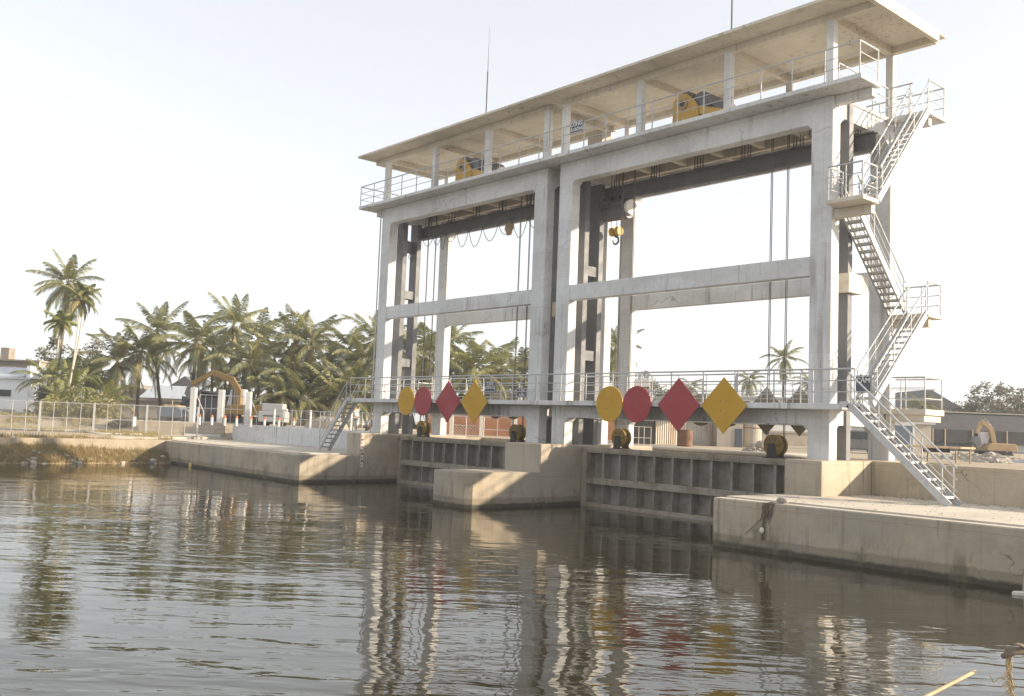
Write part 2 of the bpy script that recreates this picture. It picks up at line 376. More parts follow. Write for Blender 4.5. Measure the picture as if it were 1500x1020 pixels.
# ------------------------------------------------------------------ the two concrete towers
def tower(label, ca, cb, dx0, dx1, rx0, rx1, right):
    t = thing('sluice_tower', label, 'sluice tower', ((ca[0] + cb[1]) / 2, 2, ZP), 0, 'concrete towers of the sluice')
    for c in (ca, cb):
        MB().box(c[0], c[1], 0, .5, ZP - .02, ZT1 - .004).build('front_column', 'concrete', t, bevel=.02)
        MB().box(c[0], c[1], 3.99, 4.45, ZP - .02, ZT1 - .004).build('rear_column', 'concrete', t, bevel=.02)
        # short cross beams joining front and rear columns
        m = MB(); y0, y1 = .5, 3.99
        m.prism([(y0, ZT1 - .01), (y1, ZT1 - .01), (y1, 13.9), (y1 - .35, 14.2), (y0 + .35, 14.2), (y0, 13.9)], 'x', c[0] + .06, c[1] - .06)
        m.build('cross_beam', 'concrete', t)
        m = MB(); m.prism([(y0, ZWB - .006), (y1, ZWB - .006), (y1, 3.5), (y1 - .2, 3.7), (y0 + .2, 3.7), (y0, 3.5)], 'x', c[0] + .06, c[1] - .06)
        m.build('cross_beam', 'concrete', t)
    x0, x1 = ca[1] - .003, cb[0] + .003
    for y0, y1, nm in ((.005, .495, 'front_beam'), (3.995, 4.44, 'rear_beam')):
        m = MB(); frame_beam(m, x0, x1, y0, y1, ZT0, ZT1 - .006, .16); m.build(nm, 'concrete', t, bevel=.015)
        m = MB(); m.box(x0, x1, y0 + .02, y1 - .06, ZM0, ZM1); m.build(nm, 'concrete', t, bevel=.015)
        m = MB(); frame_beam(m, x0, x1, y0, y1, 3.69, ZWB - .006, .22); m.build(nm, 'concrete', t, bevel=.015)
    # deck
    m = MB(); y0, y1 = -.86, 5.25
    if right:
        m.prism([(dx0, y0), (dx1, y0), (dx1, .44), (27.14, .44), (27.14, 3.9), (28.6, 3.9), (28.6, 5.3), (dx0, 5.3)], 'z', ZT1, ZD)
        m.box(27.161, 28.5, .12, .42, 14.5, ZT1 - .004); m.box(27.161, 28.45, 4.2, 4.45, 14.5, ZT1 - .004)
    else:
        m.box(dx0, dx1, y0, 5.3, ZT1, ZD); m.box(-.75, -.002, .1, .42, 14.5, ZT1 - .004); m.box(-.75, -.002, 4.05, 4.4, 14.5, ZT1 - .004)
    m.build('deck_slab', 'concrete', t, bevel=.015)
    # joists under the deck
    m = MB(); L = x1 - x0; n = 6
    for i in range(1, n):
        xx = x0 + L * i / n; m.box(xx - .11, xx + .11, .496, 3.994, 14.5, ZT1 - .002)
    for yy in (1.55, 2.95): m.box(x0, x1, yy - .1, yy + .1, 14.44, ZT1 - .012)
    m.build('deck_joist', 'concrete_warm', t)
    # roof on small columns
    for xc in ((ca[0] + .02, 4.37, 8.64, 12.84) if not right else (13.98, 18.33, 22.65, 26.88)):
        MB().box(xc, xc + .27, .02, .29, ZD - .02, 17.47).build('roof_column', 'concrete', t)
        MB().box(xc, xc + .27, 4.12, 4.39, ZD - .02, 17.47).build('roof_column', 'concrete', t)
    m = MB(); m.box(rx0, rx1, -1.0, 4.68, 17.70, 17.80); m.build('roof_slab', 'concrete_warm', t)
    bx0 = rx0 + .3 if not right else rx0 + .3; bx1 = rx1 - .17 if right else rx1 - .3
    for yb in (.035, 4.135): MB().box(bx0, bx1, yb, yb + .24, 17.45, 17.698).build('roof_beam', 'concrete_warm', t)
    ex = [ca[0] + .15, 4.5, 8.78, 12.97] if not right else [14.12, 18.46, 22.78, 27.0]
    for xc in ex: MB().box(xc - .1, xc + .1, .276, 4.134, 17.42, 17.696).build('roof_beam', 'concrete_warm', t)
    m = MB()
    if right:
        m.box(rx1 - .16, rx1 + .003, -.99, .034, 17.42, 17.697); m.box(rx1 - .16, rx1 + .003, .034, 4.12, 17.42, 17.83)
    else: m.box(rx0 + .3, rx0 + .48, .276, 4.134, 17.45, 17.696)
    m.build('roof_beam', 'concrete_warm', t)
    # walkways front and rear
    wx0, wx1 = (-1.138, 13.57) if not right else (13.6, 28.1)
    m = MB(); m.box(wx0, wx1, -.86, .9, ZWB, ZW); m.build('walkway_slab', 'concrete', t, bevel=.012)
    m = MB(); m.box(wx0, 28.64 if right else wx1, 3.67, 5.07, ZWB, ZW - .004)
    if right: m.box(27.165, 28.55, 3.75, 5.0, 3.95, ZWB - .003)
    m.build('walkway_slab', 'concrete_warm' if right else 'concrete', t)
    # guide columns for the gates
    for c, s in ((ca, 0), (cb, 1)):
        gx0, gx1 = (c[0] - .02, c[0] + .62) if s == 0 else (c[1] - .62, c[1] + .02)
        m = MB(); m.box(gx0, gx1, 1.05, 1.32, ZP - .02, ZT1 - .02); m.build('gate_guide', 'guide_paint', t)
        if s == 0:
            m = MB(); m.box(gx0 - .02, gx1, 1.98, 2.25, ZP - .02, 14.43); m.build('gate_guide', 'guide_paint', t)
            for zc in (10.2, 6.45): MB().box(gx0 + .1, gx1 - .08, 1.32, 1.98, zc - .22, zc + .22).build('guide_link', 'guide_paint', t)
        else:
            m = MB(); m.box(c[0] + .0, c[0] + .3, 1.98, 2.25, ZP - .02, 14.43); m.build('gate_guide', 'guide_paint', t)
            MB().prism([(.86, 8.2), (1.75, 8.2), (2.15, 8.35), (2.15, 8.85), (.86, 8.85)], 'x', c[1] - .3, c[1] + .17).build('guide_link', 'concrete_warm', t)
    # runway beam for the hoist
    ra, rb = (.45, 12.37) if not right else (14.5, 27.45)
    m = MB(); m.box(ra, rb, 2.33, 2.37, 13.43, 13.98); m.box(ra, rb, 2.2, 2.5, 13.38, 13.43); m.box(ra, rb, 2.2, 2.5, 13.98, 14.03)
    m.build('runway_beam', 'grey_steel', t)
    m = MB()
    for i in range(6):
        xx = ra + .5 + (rb - ra - 1.4) * i / 5
        for q in (0, .28): m.cyl((xx + q, 2.26, 14.03), (xx + q, 2.26, ZT1), .022, 6); m.cyl((xx + q, 2.44, 14.03), (xx + q, 2.44, ZT1), .022, 6)
        m.box(xx - .06, xx + .34, 2.18, 2.52, 14.03, 14.06)
    m.build('beam_hanger', 'grey_steel', t)
    # railings
    if right:
        pf = [(13.66, -.8, ZD), (28.56, -.8, ZD), (28.56, .38, ZD)]
        railing(t, 'deck_railing', pf, line((13.72, -.8, ZD), (28.56, -.8, ZD), 13) + [Vector((28.56, .38, ZD))])
        railing(t, 'deck_railing', [(27.08, .5, ZD), (27.08, 3.95, ZD), (28.0, 3.95, ZD)], line((27.08, .5, ZD), (27.08, 3.95, ZD), 4) + [Vector((27.9, 3.95, ZD))])
        railing(t, 'deck_railing', [(13.66, 5.2, ZD), (28.55, 5.2, ZD), (28.55, 3.97, ZD)], line((13.72, 5.2, ZD), (28.55, 5.2, ZD), 13) + [Vector((28.55, 3.97, ZD))])
        railing(t, 'walkway_railing', [(13.83, -.8, ZW), (28.5, -.8, ZW)], line((13.85, -.8, ZW), (28.5, -.8, ZW), 11) + [Vector((24.0, -.8, ZW))])
        railing(t, 'walkway_railing', [(14.85, .84, ZW), (26.9, .84, ZW), (26.9, .5, ZW)], line((14.85, .84, ZW), (26.9, .84, ZW), 10))
        railing(t, 'walkway_railing', [(13.66, 5.0, ZW), (28.58, 5.0, ZW), (28.58, 3.73, ZW), (27.3, 3.73, ZW)], line((13.7, 5.0, ZW), (28.58, 5.0, ZW), 11) + [Vector((28.58, 3.73, ZW)), Vector((27.9, 3.73, ZW)), Vector((27.3, 3.73, ZW))])
    else:
        railing(t, 'deck_railing', [(13.5, -.8, ZD), (-1.04, -.8, ZD), (-1.04, 5.2, ZD)], line((13.44, -.8, ZD), (-1.04, -.8, ZD), 12) + line((-1.04, .7, ZD), (-1.04, 5.2, ZD), 4))
        railing(t, 'deck_railing', [(13.5, 5.2, ZD), (-1.04, 5.2, ZD)], line((13.44, 5.2, ZD), (.2, 5.2, ZD), 11))
        railing(t, 'walkway_railing', [(13.78, -.8, ZW), (-1.1, -.8, ZW)], line((13.76, -.8, ZW), (-1.1, -.8, ZW), 11))
        railing(t, 'walkway_railing', [(12.3, .84, ZW), (-1.1, .84, ZW), (-1.1, .0, ZW)], line((12.3, .84, ZW), (-1.1, .84, ZW), 11))
        railing(t, 'walkway_railing', [(13.55, 5.0, ZW), (-1.1, 5.0, ZW), (-1.1, 3.75, ZW)], line((13.5, 5.0, ZW), (-1.1, 5.0, ZW), 11))
    return t
TL = tower('tall concrete tower of the farther sluice bay, with cables drooping under its deck', COLS[0], COLS[1], -1.117, 13.55, -1.25, 13.56, False)
TR = tower('tall concrete tower of the nearer sluice bay, carrying the zigzag stairs and a hoist hook', COLS[2], COLS[3], 13.6, 28.64, 13.6, 28.85, True)
# stair landings that cantilever off the nearer tower
for (y0, y1, z, yb) in ((-.66, .36, 11.05, .12), (3.84, 4.95, 7.72, 4.15)):
    m = MB(); m.box(27.3 if y0 < 0 else 27.162, 28.64, y0, y1, z - .14, z)
    m.box(27.162, 28.5, yb, yb + .25, z - .45, z - .143); m.build('stair_landing', 'concrete_warm', TR, bevel=.01)
railing(TR, 'landing_railing', [(27.38, .3, 11.05), (27.38, -.6, 11.05), (28.58, -.6, 11.05), (28.58, .3, 11.05)], [Vector(p) for p in ((27.38, .3, 11.05), (27.38, -.6, 11.05), (28.0, -.6, 11.05), (28.58, -.6, 11.05), (28.58, .3, 11.05))])
railing(TR, 'landing_railing', [(28.58, 3.9, 7.72), (28.58, 4.88, 7.72), (27.25, 4.88, 7.72)], [Vector(p) for p in ((28.58, 3.9, 7.72), (28.58, 4.88, 7.72), (27.9, 4.88, 7.72), (27.25, 4.88, 7.72))])
# ------------------------------------------------------------------ steel stairs
def stair(label, a, b, wdir, width, n, mat='galvanised', ext=(.0, .0), hl=1.0):
    """a: foot of near stringer, b: its top; wdir: unit vector across the flight"""
    a, b, w = Vector(a), Vector(b), Vector(wdir)
    t = thing('steel_staircase', label, 'stairs', a + w * width / 2, 0, 'steel stair flights of the sluice')
    run = Vector((b.x - a.x, b.y - a.y, 0)).normalized(); d = (b - a).normalized(); nrm = w.cross(d); nrm = nrm if nrm.z > 0 else -nrm
    for k in (0, 1):
        o = w * (k * width); m = MB()
        p, q = a + o, b + o
        m.obox((p + q) / 2, (q - p) / 2, w * .012, nrm * .11)
        for sgn in (-1, 1): m.obox((p + q) / 2 + nrm * sgn * .104 + w * (.028 if k == 0 else -.028), (q - p) / 2, w * .028, nrm * .006)
        m.obox(q + run * .14, run * .16, w * .012, Vector((0, 0, .1)))
        m.build('stringer', mat, t)
        # handrail with posts
        m = MB()
        for h, r in ((hl, .028), (hl * .64, .016), (hl * .3, .016)): m.cyl(p + Vector((0, 0, h)) + d * .12, q + Vector((0, 0, h)), r, 8)
        hr = m.build('handrail', mat, t)
        for i in range(4):
            c = p.lerp(q, (.06, .36, .68, .97)[i]); MB().cyl(c, c + Vector((0, 0, hl)), .022, 8).build('post', mat, hr)
    for i in range(1, n):
        c = a.lerp(b, i / n) + w * width / 2
        m = MB(); m.obox(c, run * .13, w * (width / 2 - .014), Vector((0, 0, .018))); m.obox(c - run * .13 + Vector((0, 0, -.02)), run * .006, w * (width / 2 - .014), Vector((0, 0, .035)))
        m.build('tread', mat, t)
    return t
stair('steel stair from the walkway down to the near landing, under the zigzag flights', (31.45, -.84, 1.47), (28.3, -.84, 4.35), (0, 1, 0), .74, 12)
stair('steel stair down to the far quay at the left end of the walkway', (-4.05, -.93, 1.40), (-1.2, -.93, 4.33), (0, 1, 0), .74, 12)
stair('lowest zigzag flight, rising from walkway level to the rear landing', (27.95, .15, 4.4), (27.95, 3.8, 7.68), (1, 0, 0), .66, 15)
stair('middle zigzag flight, seen from below between the two landings', (27.24, 3.8, 7.74), (27.24, .38, 11.0), (1, 0, 0), .64, 15)
stair('topmost zigzag flight, rising to the machine deck below the roof', (27.95, .4, 11.08), (27.95, 3.88, 14.92), (1, 0, 0), .66, 17)
# ------------------------------------------------------------------ piers, quays
def prism_thing(name, label, cat, polys, mat, loc):
    t = thing(name, label, cat, loc)
    return t
mp = thing('middle_pier', 'concrete middle pier with a low nose towards the camera, between both gates', 'pier', (13.8, 0, 0))
m = MB(); m.prism([(12.69, -1.47), (14.95, -1.47), (14.95, 5.6), (12.69, 5.6)], 'z', -2, ZP); m.build('pier_body', 'concrete_quay', mp, bevel=.025)
m = MB(); m.prism([(12.69, -5.23), (14.75, -5.23), (14.947, -5.0), (14.947, -1.472), (12.692, -1.472)], 'z', -2, ZLOW); m.build('pier_nose', 'concrete_quay', mp, bevel=.025)
ra = thing('landing_quay', 'broad concrete landing at the right, its long wall standing in the water', 'quay', (38, -2, 0))
m = MB(); m.prism([(26.45, -1.47), (27.77, -1.47), (27.77, 5.6), (26.45, 5.6)], 'z', -2, ZP); m.build('pier_body', 'concrete_quay', ra, bevel=.025)
m = MB(); m.prism([(26.453, -5.19), (55.0, -5.19), (55.0, 1.64), (27.772, 1.64), (27.772, -1.472), (26.453, -1.472)], 'z', -2, ZLOW); m.build('landing_platform', 'concrete_quay', ra, bevel=.02)
m = MB(); m.prism([(27.9, -4.72), (55.0, -4.72), (55.0, 1.638), (27.775, 1.638), (27.775, -1.48), (26.6, -1.48), (26.6, -4.72)], 'z', ZLOW - .05, ZLOW + .055); m.build('landing_topping', 'concrete_top', ra)
m = MB(); m.prism([(26.47, -5.17), (55.0, -5.17), (55.0, -4.76), (26.47, -4.76)], 'z', ZLOW - .05, ZLOW + .012); m.build('landing_kerb', 'concrete_top', ra)
m = MB(); m.box(27.773, 55.0, 1.64, 1.98, -1, 2.56); m.build('retaining_wall', 'concrete_quay', ra, bevel=.02)
la = thing('far_quay', 'concrete far quay left of the gates, with a grey retaining wall on top', 'quay', (-8, -2, 0))
m = MB(); m.prism([(-.1, -1.47), (1.2, -1.47), (1.2, 5.6), (-.1, 5.6)], 'z', -2, ZP); m.build('pier_body', 'concrete_quay', la, bevel=.025)
m = MB(); m.prism([(-19.3, -4.4), (1.0, -5.1), (1.198, -4.9), (1.198, -1.472), (-.102, -1.472), (-.102, 1.64), (-20.5, 1.64)], 'z', -2, ZLOW); m.build('quay_platform', 'concrete_quay', la, bevel=.025)
m = MB(); m.prism([(-19.0, -3.9), (.4, -4.55), (.4, -1.48), (-.106, -1.48), (-.106, 1.637), (-20.3, 1.637)], 'z', ZLOW - .05, ZLOW + .05); m.build('quay_topping', 'concrete_top', la)
m = MB(); m.box(-20.5, -.103, 1.64, 1.95, -1, 2.55); m.build('retaining_wall', 'concrete', la, bevel=.02)
# water level gauge
gs = thing('water_gauge', 'narrow striped water level gauge on the far pier wall, red above black', 'gauge', (1.21, -1.33, .8))
MB().box(1.2, 1.222, -1.40, -1.26, .80, 2.52).build('gauge_board', 'white_paint', gs)
mr, mk = MB(), MB()
for i in range(9):
    z0 = .86 + i * .185
    (mr if i > 4 else mk).box(1.223, 1.227, -1.385, -1.275 if i % 2 else -1.33, z0, z0 + .1)
mr.build('gauge_mark', 'sign_red', gs); mk.build('gauge_mark', 'black_paint', gs)
# ------------------------------------------------------------------ sluice gates with sheaves
def gate(label, xa, xb):
    t = thing('sluice_gate', label, 'sluice gate', ((xa + xb) / 2, 1.2, 0), 0, 'sluice gates')
    m = MB(); m.box(xa + .05, xb - .05, .96, 1.5, 2.24, 2.30); m.box(xa + .05, xb - .05, .94, 1.5, 2.30, 2.47); m.build('top_beam', 'gate_steel', t, bevel=.01)
    m = MB(); m.box(xa + .32, xb - .05, .95, 1.5, .93, 1.21); m.build('middle_beam', 'gate_steel', t, bevel=.01)
    m = MB(); m.box(xa + .32, xb - .05, .93, 1.5, -.05, .15); m.box(xa + .32, xb - .05, .8, .93, -.1, .03); m.build('bottom_beam', 'gate_steel', t, bevel=.01)
    m = MB(); m.box(xa + .03, xa + .32, .92, 1.5, -1.2, 2.238); m.build('side_post', 'gate_steel', t, bevel=.01)
    m = MB(); m.box(xb - .12, xb - .03, .97, 1.5, -1.2, 2.238); m.build('side_post', 'gate_steel', t)
    m = MB(); m.box(xa + .3, xb - .1, 1.46, 1.5, -1.2, 2.25); m.build('skin_plate', 'gate_plate', t)
    n = 12
    for i in range(1, n):
        xx = xa + .3 + (xb - xa - .4) * i / n
        m = MB(); m.box(xx - .012, xx + .012, 1.0, 1.46, 1.213, 2.237); m.box(xx - .05, xx + .05, .99, 1.0, 1.213, 2.237)
        m.box(xx - .012, xx + .012, 1.0, 1.46, .153, .927); m.build('rib', 'gate_plate', t)
    return t
g1 = gate('dark ribbed steel gate closing the farther bay, behind the pier nose', 1.2, 12.69)
g2 = gate('dark ribbed steel gate closing the nearer bay, its lower ribs in view', 14.95, 26.45)
for g, xs in ((g1, (3.0, 10.42)), (g2, (16.93, 24.33))):
    for xc in xs:
        m = MB()
        for yy in (1.1, 1.4): m.cyl((xc, yy - .045, 2.93), (xc, yy + .045, 2.93), .385, 28)
        m.cyl((xc, 1.1, 2.93), (xc, 1.4, 2.93), .30, 24); m.cyl((xc, 1.03, 2.93), (xc, 1.05, 2.93), .33, 24)
        sh = m.build('sheave', 'sheave_yellow', g)
        m = MB()
        for k in range(6):
            a = k * math.pi / 3; m.cyl((xc + .22 * math.cos(a), 1.02, 2.93 + .22 * math.sin(a)), (xc + .22 * math.cos(a), 1.03, 2.93 + .22 * math.sin(a)), .035, 8)
        m.build('bolt', 'black_paint', sh)
        m = MB()
        for yy in (.98, 1.50): m.prism([(xc - .2, 2.47), (xc + .2, 2.47), (xc + .11, 3.0), (xc - .11, 3.0)], 'y', yy - .02, yy + .02)
        m.box(xc - .3, xc + .3, .96, 1.52, 2.471, 2.50); m.cyl((xc, .93, 2.93), (xc, 1.56, 2.93), .06, 12); m.build('sheave_bracket', 'black_paint', sh)
        m = MB()
        for q in (-.37, -.31, .31, .37): m.cyl((xc + q, 1.25, 2.95), (xc + q, 1.25, ZT1 + .1), .016, 6)
        ro = m.build('hoist_rope', 'rope_steel', sh)
# ------------------------------------------------------------------ winches on the machine deck
def winch(label, x0):
    t = thing('rope_winch', label, 'winch', (x0 + 1, 1.2, ZD), 0, 'yellow winches on the machine deck')
    for yy in (.72, 1.75):
        m = MB(); poly = [(0, 0), (.28, 0)]
        for i in range(9):
            a = math.pi * (1 - i / 8); poly.append((.62 + .34 * math.cos(a), .02 + .42 * math.sin(a) * 1.3))
        poly += [(1.3, 0), (1.3, 1.05), (1.12, 1.35), (.72, 1.70), (.35, 1.76), (.05, 1.5)]
        m.prism([(x0 + p, ZD + q) for p, q in poly], 'y', yy, yy + .09)
        pl = m.build('cheek_plate', 'yellow_paint', t, bevel=.01)
        m = MB(); m.cyl((x0 + .55, yy - .06, ZD + 1.3), (x0 + .55, yy + .15, ZD + 1.3), .24, 24); m.build('bearing', 'machine_tan', pl)
        m = MB(); m.cyl((x0 + .55, yy - .08, ZD + 1.3), (x0 + .55, yy + .17, ZD + 1.3), .11, 16); m.build('shaft', 'black_paint', pl)
    m = MB(); m.cyl((x0 + 1.35, .85, ZD + 1.25), (x0 + 1.35, 2.6, ZD + 1.25), .42, 28); m.cyl((x0 + .6, .82, ZD + 1.55), (x0 + .6, 1.74, ZD + 1.55), .3, 20); m.build('drum', 'grey_steel', t, smooth=False)
    m = MB(); m.cyl((x0 + 2.05, 1.0, ZD + .75), (x0 + 2.05, 2.0, ZD + .75), .42, 24); m.build('motor', 'grey_steel', t)
    m = MB(); m.beam((x0 + 1.1, .85, ZD + 1.0), (x0 + 2.5, .85, ZD + .55), .14, .30); m.beam((x0 + 1.1, 1.7, ZD + 1.0), (x0 + 2.5, 1.7, ZD + .55), .14, .30); m.box(x0 + 1.3, x0 + 2.6, .8, 2.2, ZD - .01, ZD + .22); m.build('frame', 'yellow_paint', t)
    return t
winch('yellow winch on the machine deck of the nearer bay, behind the railing', 19.62)
winch('yellow winch on the machine deck of the farther bay, behind a roof column', 5.45)
cb_ = thing('control_cabinet', 'low grey control cabinet on the deck near the middle joint', 'cabinet', (13.9, 2.5, ZD))
MB().box(13.35, 14.25, 2.3, 2.9, ZD - .01, ZD + 1.78).build('cabinet_body', 'grey_wall', cb_, bevel=.02)
MB().box(13.42, 14.18, 2.285, 2.30, ZD + .2, ZD + 1.65).build('cabinet_door', 'cream_wall', cb_)
# electric hoist hanging from the nearer runway beam
eh = thing('electric_hoist', 'dark electric hoist with a white end cap under the nearer runway beam', 'hoist', (15.4, 2.35, 12.6))
m = MB(); m.box(14.75, 15.9, 2.05, 2.65, 12.95, 13.3); m.box(14.55, 15.1, 1.9, 2.8, 13.05, 13.36); m.cyl((14.55, 2.35, 12.88), (16.0, 2.35, 12.88), .36, 24); m.build('hoist_body', 'grey_steel', eh, bevel=.01)
m = MB(); m.cyl((16.0, 2.35, 13.0), (16.16, 2.35, 13.0), .34, 28); m.build('end_cap', 'white_paint', eh)
m = MB()
for xx in (14.6, 15.1, 15.6):
    for yy in (2.2, 2.5): m.cyl((xx, yy - .03, 13.5), (xx, yy + .03, 13.5), .085, 16)
m.build('trolley_wheel', 'black_paint', eh)
m = MB()
for p, q in (((15.0, 2.3, 12.6), (15.05, 2.3, 12.1)), ((15.3, 2.35, 12.6), (15.28, 2.35, 12.1)), ((15.6, 2.4, 12.6), (15.42, 2.4, 12.1))): m.cyl(p, q, .014, 6)
m.build('hoist_rope', 'rope_steel', eh)
hb = MB()
for xx in (15.08, 15.42): hb.cyl((xx - .1, 2.35, 12.02), (xx + .1, 2.35, 12.02), .20, 24)
hb.cyl((15.0, 2.35, 12.02), (15.5, 2.35, 12.02), .05, 10)
hbo = hb.build('hook_block', 'yellow_paint', eh)
pts = [(15.25, 2.35, 11.9)] + [(15.25 + .17 * math.sin(R_(a)), 2.35, 11.62 + .17 * math.cos(R_(a))) for a in range(0, 281, 20)]
MB().tube(pts, .055, 8, .03).build('hook', 'black_paint', hbo, smooth=True)
# festoon cables
fc = thing('festoon_cable', 'thin black cable drooping in loops under the farther runway beam', 'cable', (6, 2.2, 13.3))
m = MB(); xs = [.9, 1.9, 2.6, 3.0, 4.0, 5.0, 6.15, 7.4, 8.5, 9.6, 10.9, 12.2]
for i in range(len(xs) - 1):
    a, b = xs[i], xs[i + 1]; dr = (.45, .5, .8, .45, .85, .95, .8, .6, .9, .6, .85)[i]
    m.tube([(a + (b - a) * k / 10, 2.12, 13.37 - dr * (1 - (2 * k / 10 - 1) ** 2)) for k in range(11)], .017, 5)
m.build('cable_loop', 'black_paint', fc)
for a in xs: MB().box(a - .05, a + .05, 2.06, 2.2, 13.33, 13.40).build('cable_clip', 'grey_steel', fc)
bg = thing('plastic_bag', 'pale cloth bag snagged on the cable loops under the farther beam', 'bag', (8.3, 2.1, 13.1))
MB().ball((8.3, 2.1, 13.02), .3, .12, .34, 3, 2, .25).build('bag_body', 'straw', bg); MB().tube([(8.3, 2.1, 13.3), (8.25, 2.1, 13.42)], .03, 6).build('bag_tie', 'straw', bg)
# junction box and hook of the farther runway beam
hb2 = thing('limit_switch', 'small dark limit switch box on the leftmost gate guide', 'switch box', (.35, 1.8, 13))
MB().box(.12, .3, 1.6, 1.96, 12.6, 13.25).build('switch_body', 'grey_steel', hb2); MB().tube([(.2, 1.7, 13.25), (.2, 1.45, 13.32), (.2, 1.36, 13.28)], .03, 6).build('switch_lever', 'black_paint', hb2); MB().tube([(.2, 1.8, 12.6), (.2, 1.7, 12.35), (.2, 1.9, 12.25), (.2, 1.97, 12.4)], .018, 6).build('switch_cable', 'black_paint', hb2)
# drain pipe at far left column, lightning rods
MB().tube([(-.06, -.06, 2.5), (-.06, -.06, 14.8)], .035, 8).build('drain_pipe', 'pvc_pipe', TL)
for x, z1, lb in ((8.35, 22.75, 'thin lightning rod on the roof of the farther tower'), (22.78, 23.5, 'thin lightning rod on the roof of the nearer tower')):
    t = thing('lightning_rod', lb, 'lightning rod', (x, .25, 17.8))
    m = MB(); m.cyl((x, .25, 17.79), (x, .25, 17.8 + (z1 - 17.8) * .55), .035, 8); m.build('mast', 'grey_steel', t); m = MB(); m.cyl((x, .25, 17.8 + (z1 - 17.8) * .55), (x, .25, z1), .018, 6, .006); m.build('tip', 'grey_steel', t)
    m = MB(); m.box(x - .12, x + .12, .13, .37, 17.799, 17.83); m.build('base_plate', 'grey_steel', t)
# ------------------------------------------------------------------ navigation signs
def sign(label, kind, x, y, mat, fr=True):
    t = thing('navigation_sign', label, 'sign', (x, y, 4.26), 0, 'yellow and red channel signs on the walkways')
    sg = -1 if fr else 1; m = MB(); y0, y1 = (y, y + sg * .03)
    if kind == 'disc': m.cyl((x, y0, 4.26), (x, y1, 4.26), .70, 56)
    else: m.prism([(x - .97, 4.26), (x, 3.27), (x + .97, 4.26), (x, 5.25)], 'y', min(y0, y1), max(y0, y1))
    m.build('sign_plate', mat, t)
    m = MB()
    fx = MB()
    for q in ((-.12, .16), (.12, .16), (-.12, -.18)): fx.cyl((x + q[0], y + sg * .03, 4.26 + q[1]), (x + q[0], y + sg * .036, 4.26 + q[1]), .018, 8)
    fx.build('sign_fixing', 'black_paint', t)
    for zz in (4.05, 4.45): m.box(x - .35, x + .35, min(y, y - sg * .05), max(y, y - sg * .05), zz - .025, zz + .025)
    m.build('sign_bracket', 'galvanised', t)
    return t
for bay, x0 in (('farther', 4.42), ('nearer', 18.22)):
    for k, (dx, kind, col) in enumerate(((0, 'disc', 'yellow'), (1.42, 'disc', 'red'), (3.42, 'diamond', 'red'), (5.42, 'diamond', 'yellow'))):
        if bay == 'farther': dx = (0, 1.4, 3.4, 5.38)[k]
        sign(f'{col} {"round disc" if kind == "disc" else "diamond"} sign on the front walkway edge of the {bay} bay', kind, x0 + dx, -.92, 'sign_' + col)
        dr = (0, 1.45, 3.3, 4.85)[k]
        sign(f'olive back of the {("left","right")[k%2]} {"round" if kind == "disc" else "diamond"} sign on the rear walkway, {bay} bay', kind, x0 - .2 + dr, 5.12, 'sign_back', False)
# ------------------------------------------------------------------ notice boards
def board(label, x0, x1, y, z0, z1, lines, rows=True):
    t = thing('notice_board', label, 'notice board', ((x0 + x1) / 2, y, (z0 + z1) / 2), 0, 'notice boards on the railings')
    MB().box(x0, x1, y - .012, y + .012, z0, z1).build('board_plate', 'sign_blue', t)
    w, h = x1 - x0, z1 - z0
    m = MB(); b = .018
    for q in ((x0 + b, x1 - b, z0 + b, z0 + 2 * b), (x0 + b, x1 - b, z1 - 2 * b, z1 - b), (x0 + b, x0 + 2 * b, z0 + 2 * b, z1 - 2 * b), (x1 - 2 * b, x1 - b, z0 + 2 * b, z1 - 2 * b)): m.box(q[0], q[1], y - .016, y - .0122, q[2], q[3])
    m.build('board_border', 'white_paint', t)
    for body, size, zf in lines: text(body, size, (0, -.014, (zf - .5) * h), t, 'white_paint')
    return t
board('blue board with white letters on the deck railing near the middle joint', 15.40, 16.17, -.86, 15.64, 16.17, (('CỐNG', .23, .72), ('CÁI BÔNG', .19, .30)))
board('dark blue warning board on the walkway railing of the farther bay, higher of the pair', 10.42, 11.2, -.86, 4.72, 5.20, (('CẤM', .21, .74), ('Q.BƠI LỘI', .155, .42)))
board('lower blue board half hidden below the warning board in the farther bay', 10.75, 11.5, .80, 4.55, 5.0, (('CẤM', .17, .72), ('LẶN', .17, .28)))
board('blue warning board across the stair head at the right end of the walkway', 28.15, 28.75, -.2, 4.75, 5.3, (('CẤM', .22, .70),))
nb = thing('notice_board', 'blank pale board on the railing between the near yellow and red discs', 'notice board', (18.2, .8, 5.1), 0, 'notice boards on the railings')
MB().box(17.95, 18.75, .78, .80, 5.03, 5.33).build('board_plate', 'white_paint', nb)
# ------------------------------------------------------------------ small things on the landing edge and in the water
st = thing('stone', 'pale rounded stone lying on the edge of the landing', 'stone', (28.6, -4.98, 1.45))
MB().ball((28.65, -4.97, 1.48), .19, .12, .09, 5, 2, .15).build('stone_body', 'rubble_pale', st, smooth=True)
tg = thing('net_tangle', 'dark tangled net and rope hanging from the stone over the landing wall', 'net', (28.3, -5.22, 1.3))
m = MB(); rd = random.Random(4)
for i in range(26):
    x = 28.35 + rd.uniform(-.12, .12); m.tube([(x + .15, -5.1, 1.42), (x + rd.uniform(-.05, .1), -5.215, 1.38), (x + rd.uniform(-.1, .1), -5.23, 1.2), (x + rd.uniform(-.2, .05), -5.215, 1.05 - rd.uniform(0, .25))], .009, 4)
for i in range(8): m.tube([(28.2, -5.22, 1.0), (28.22 + rd.uniform(-.06, .06), -5.24, .7), (28.2 + rd.uniform(-.05, .1), -5.225, .36)], .012, 4)
m.tube([(28.15, -5.2, .95), (27.6, -5.21, .45)], .008, 4)
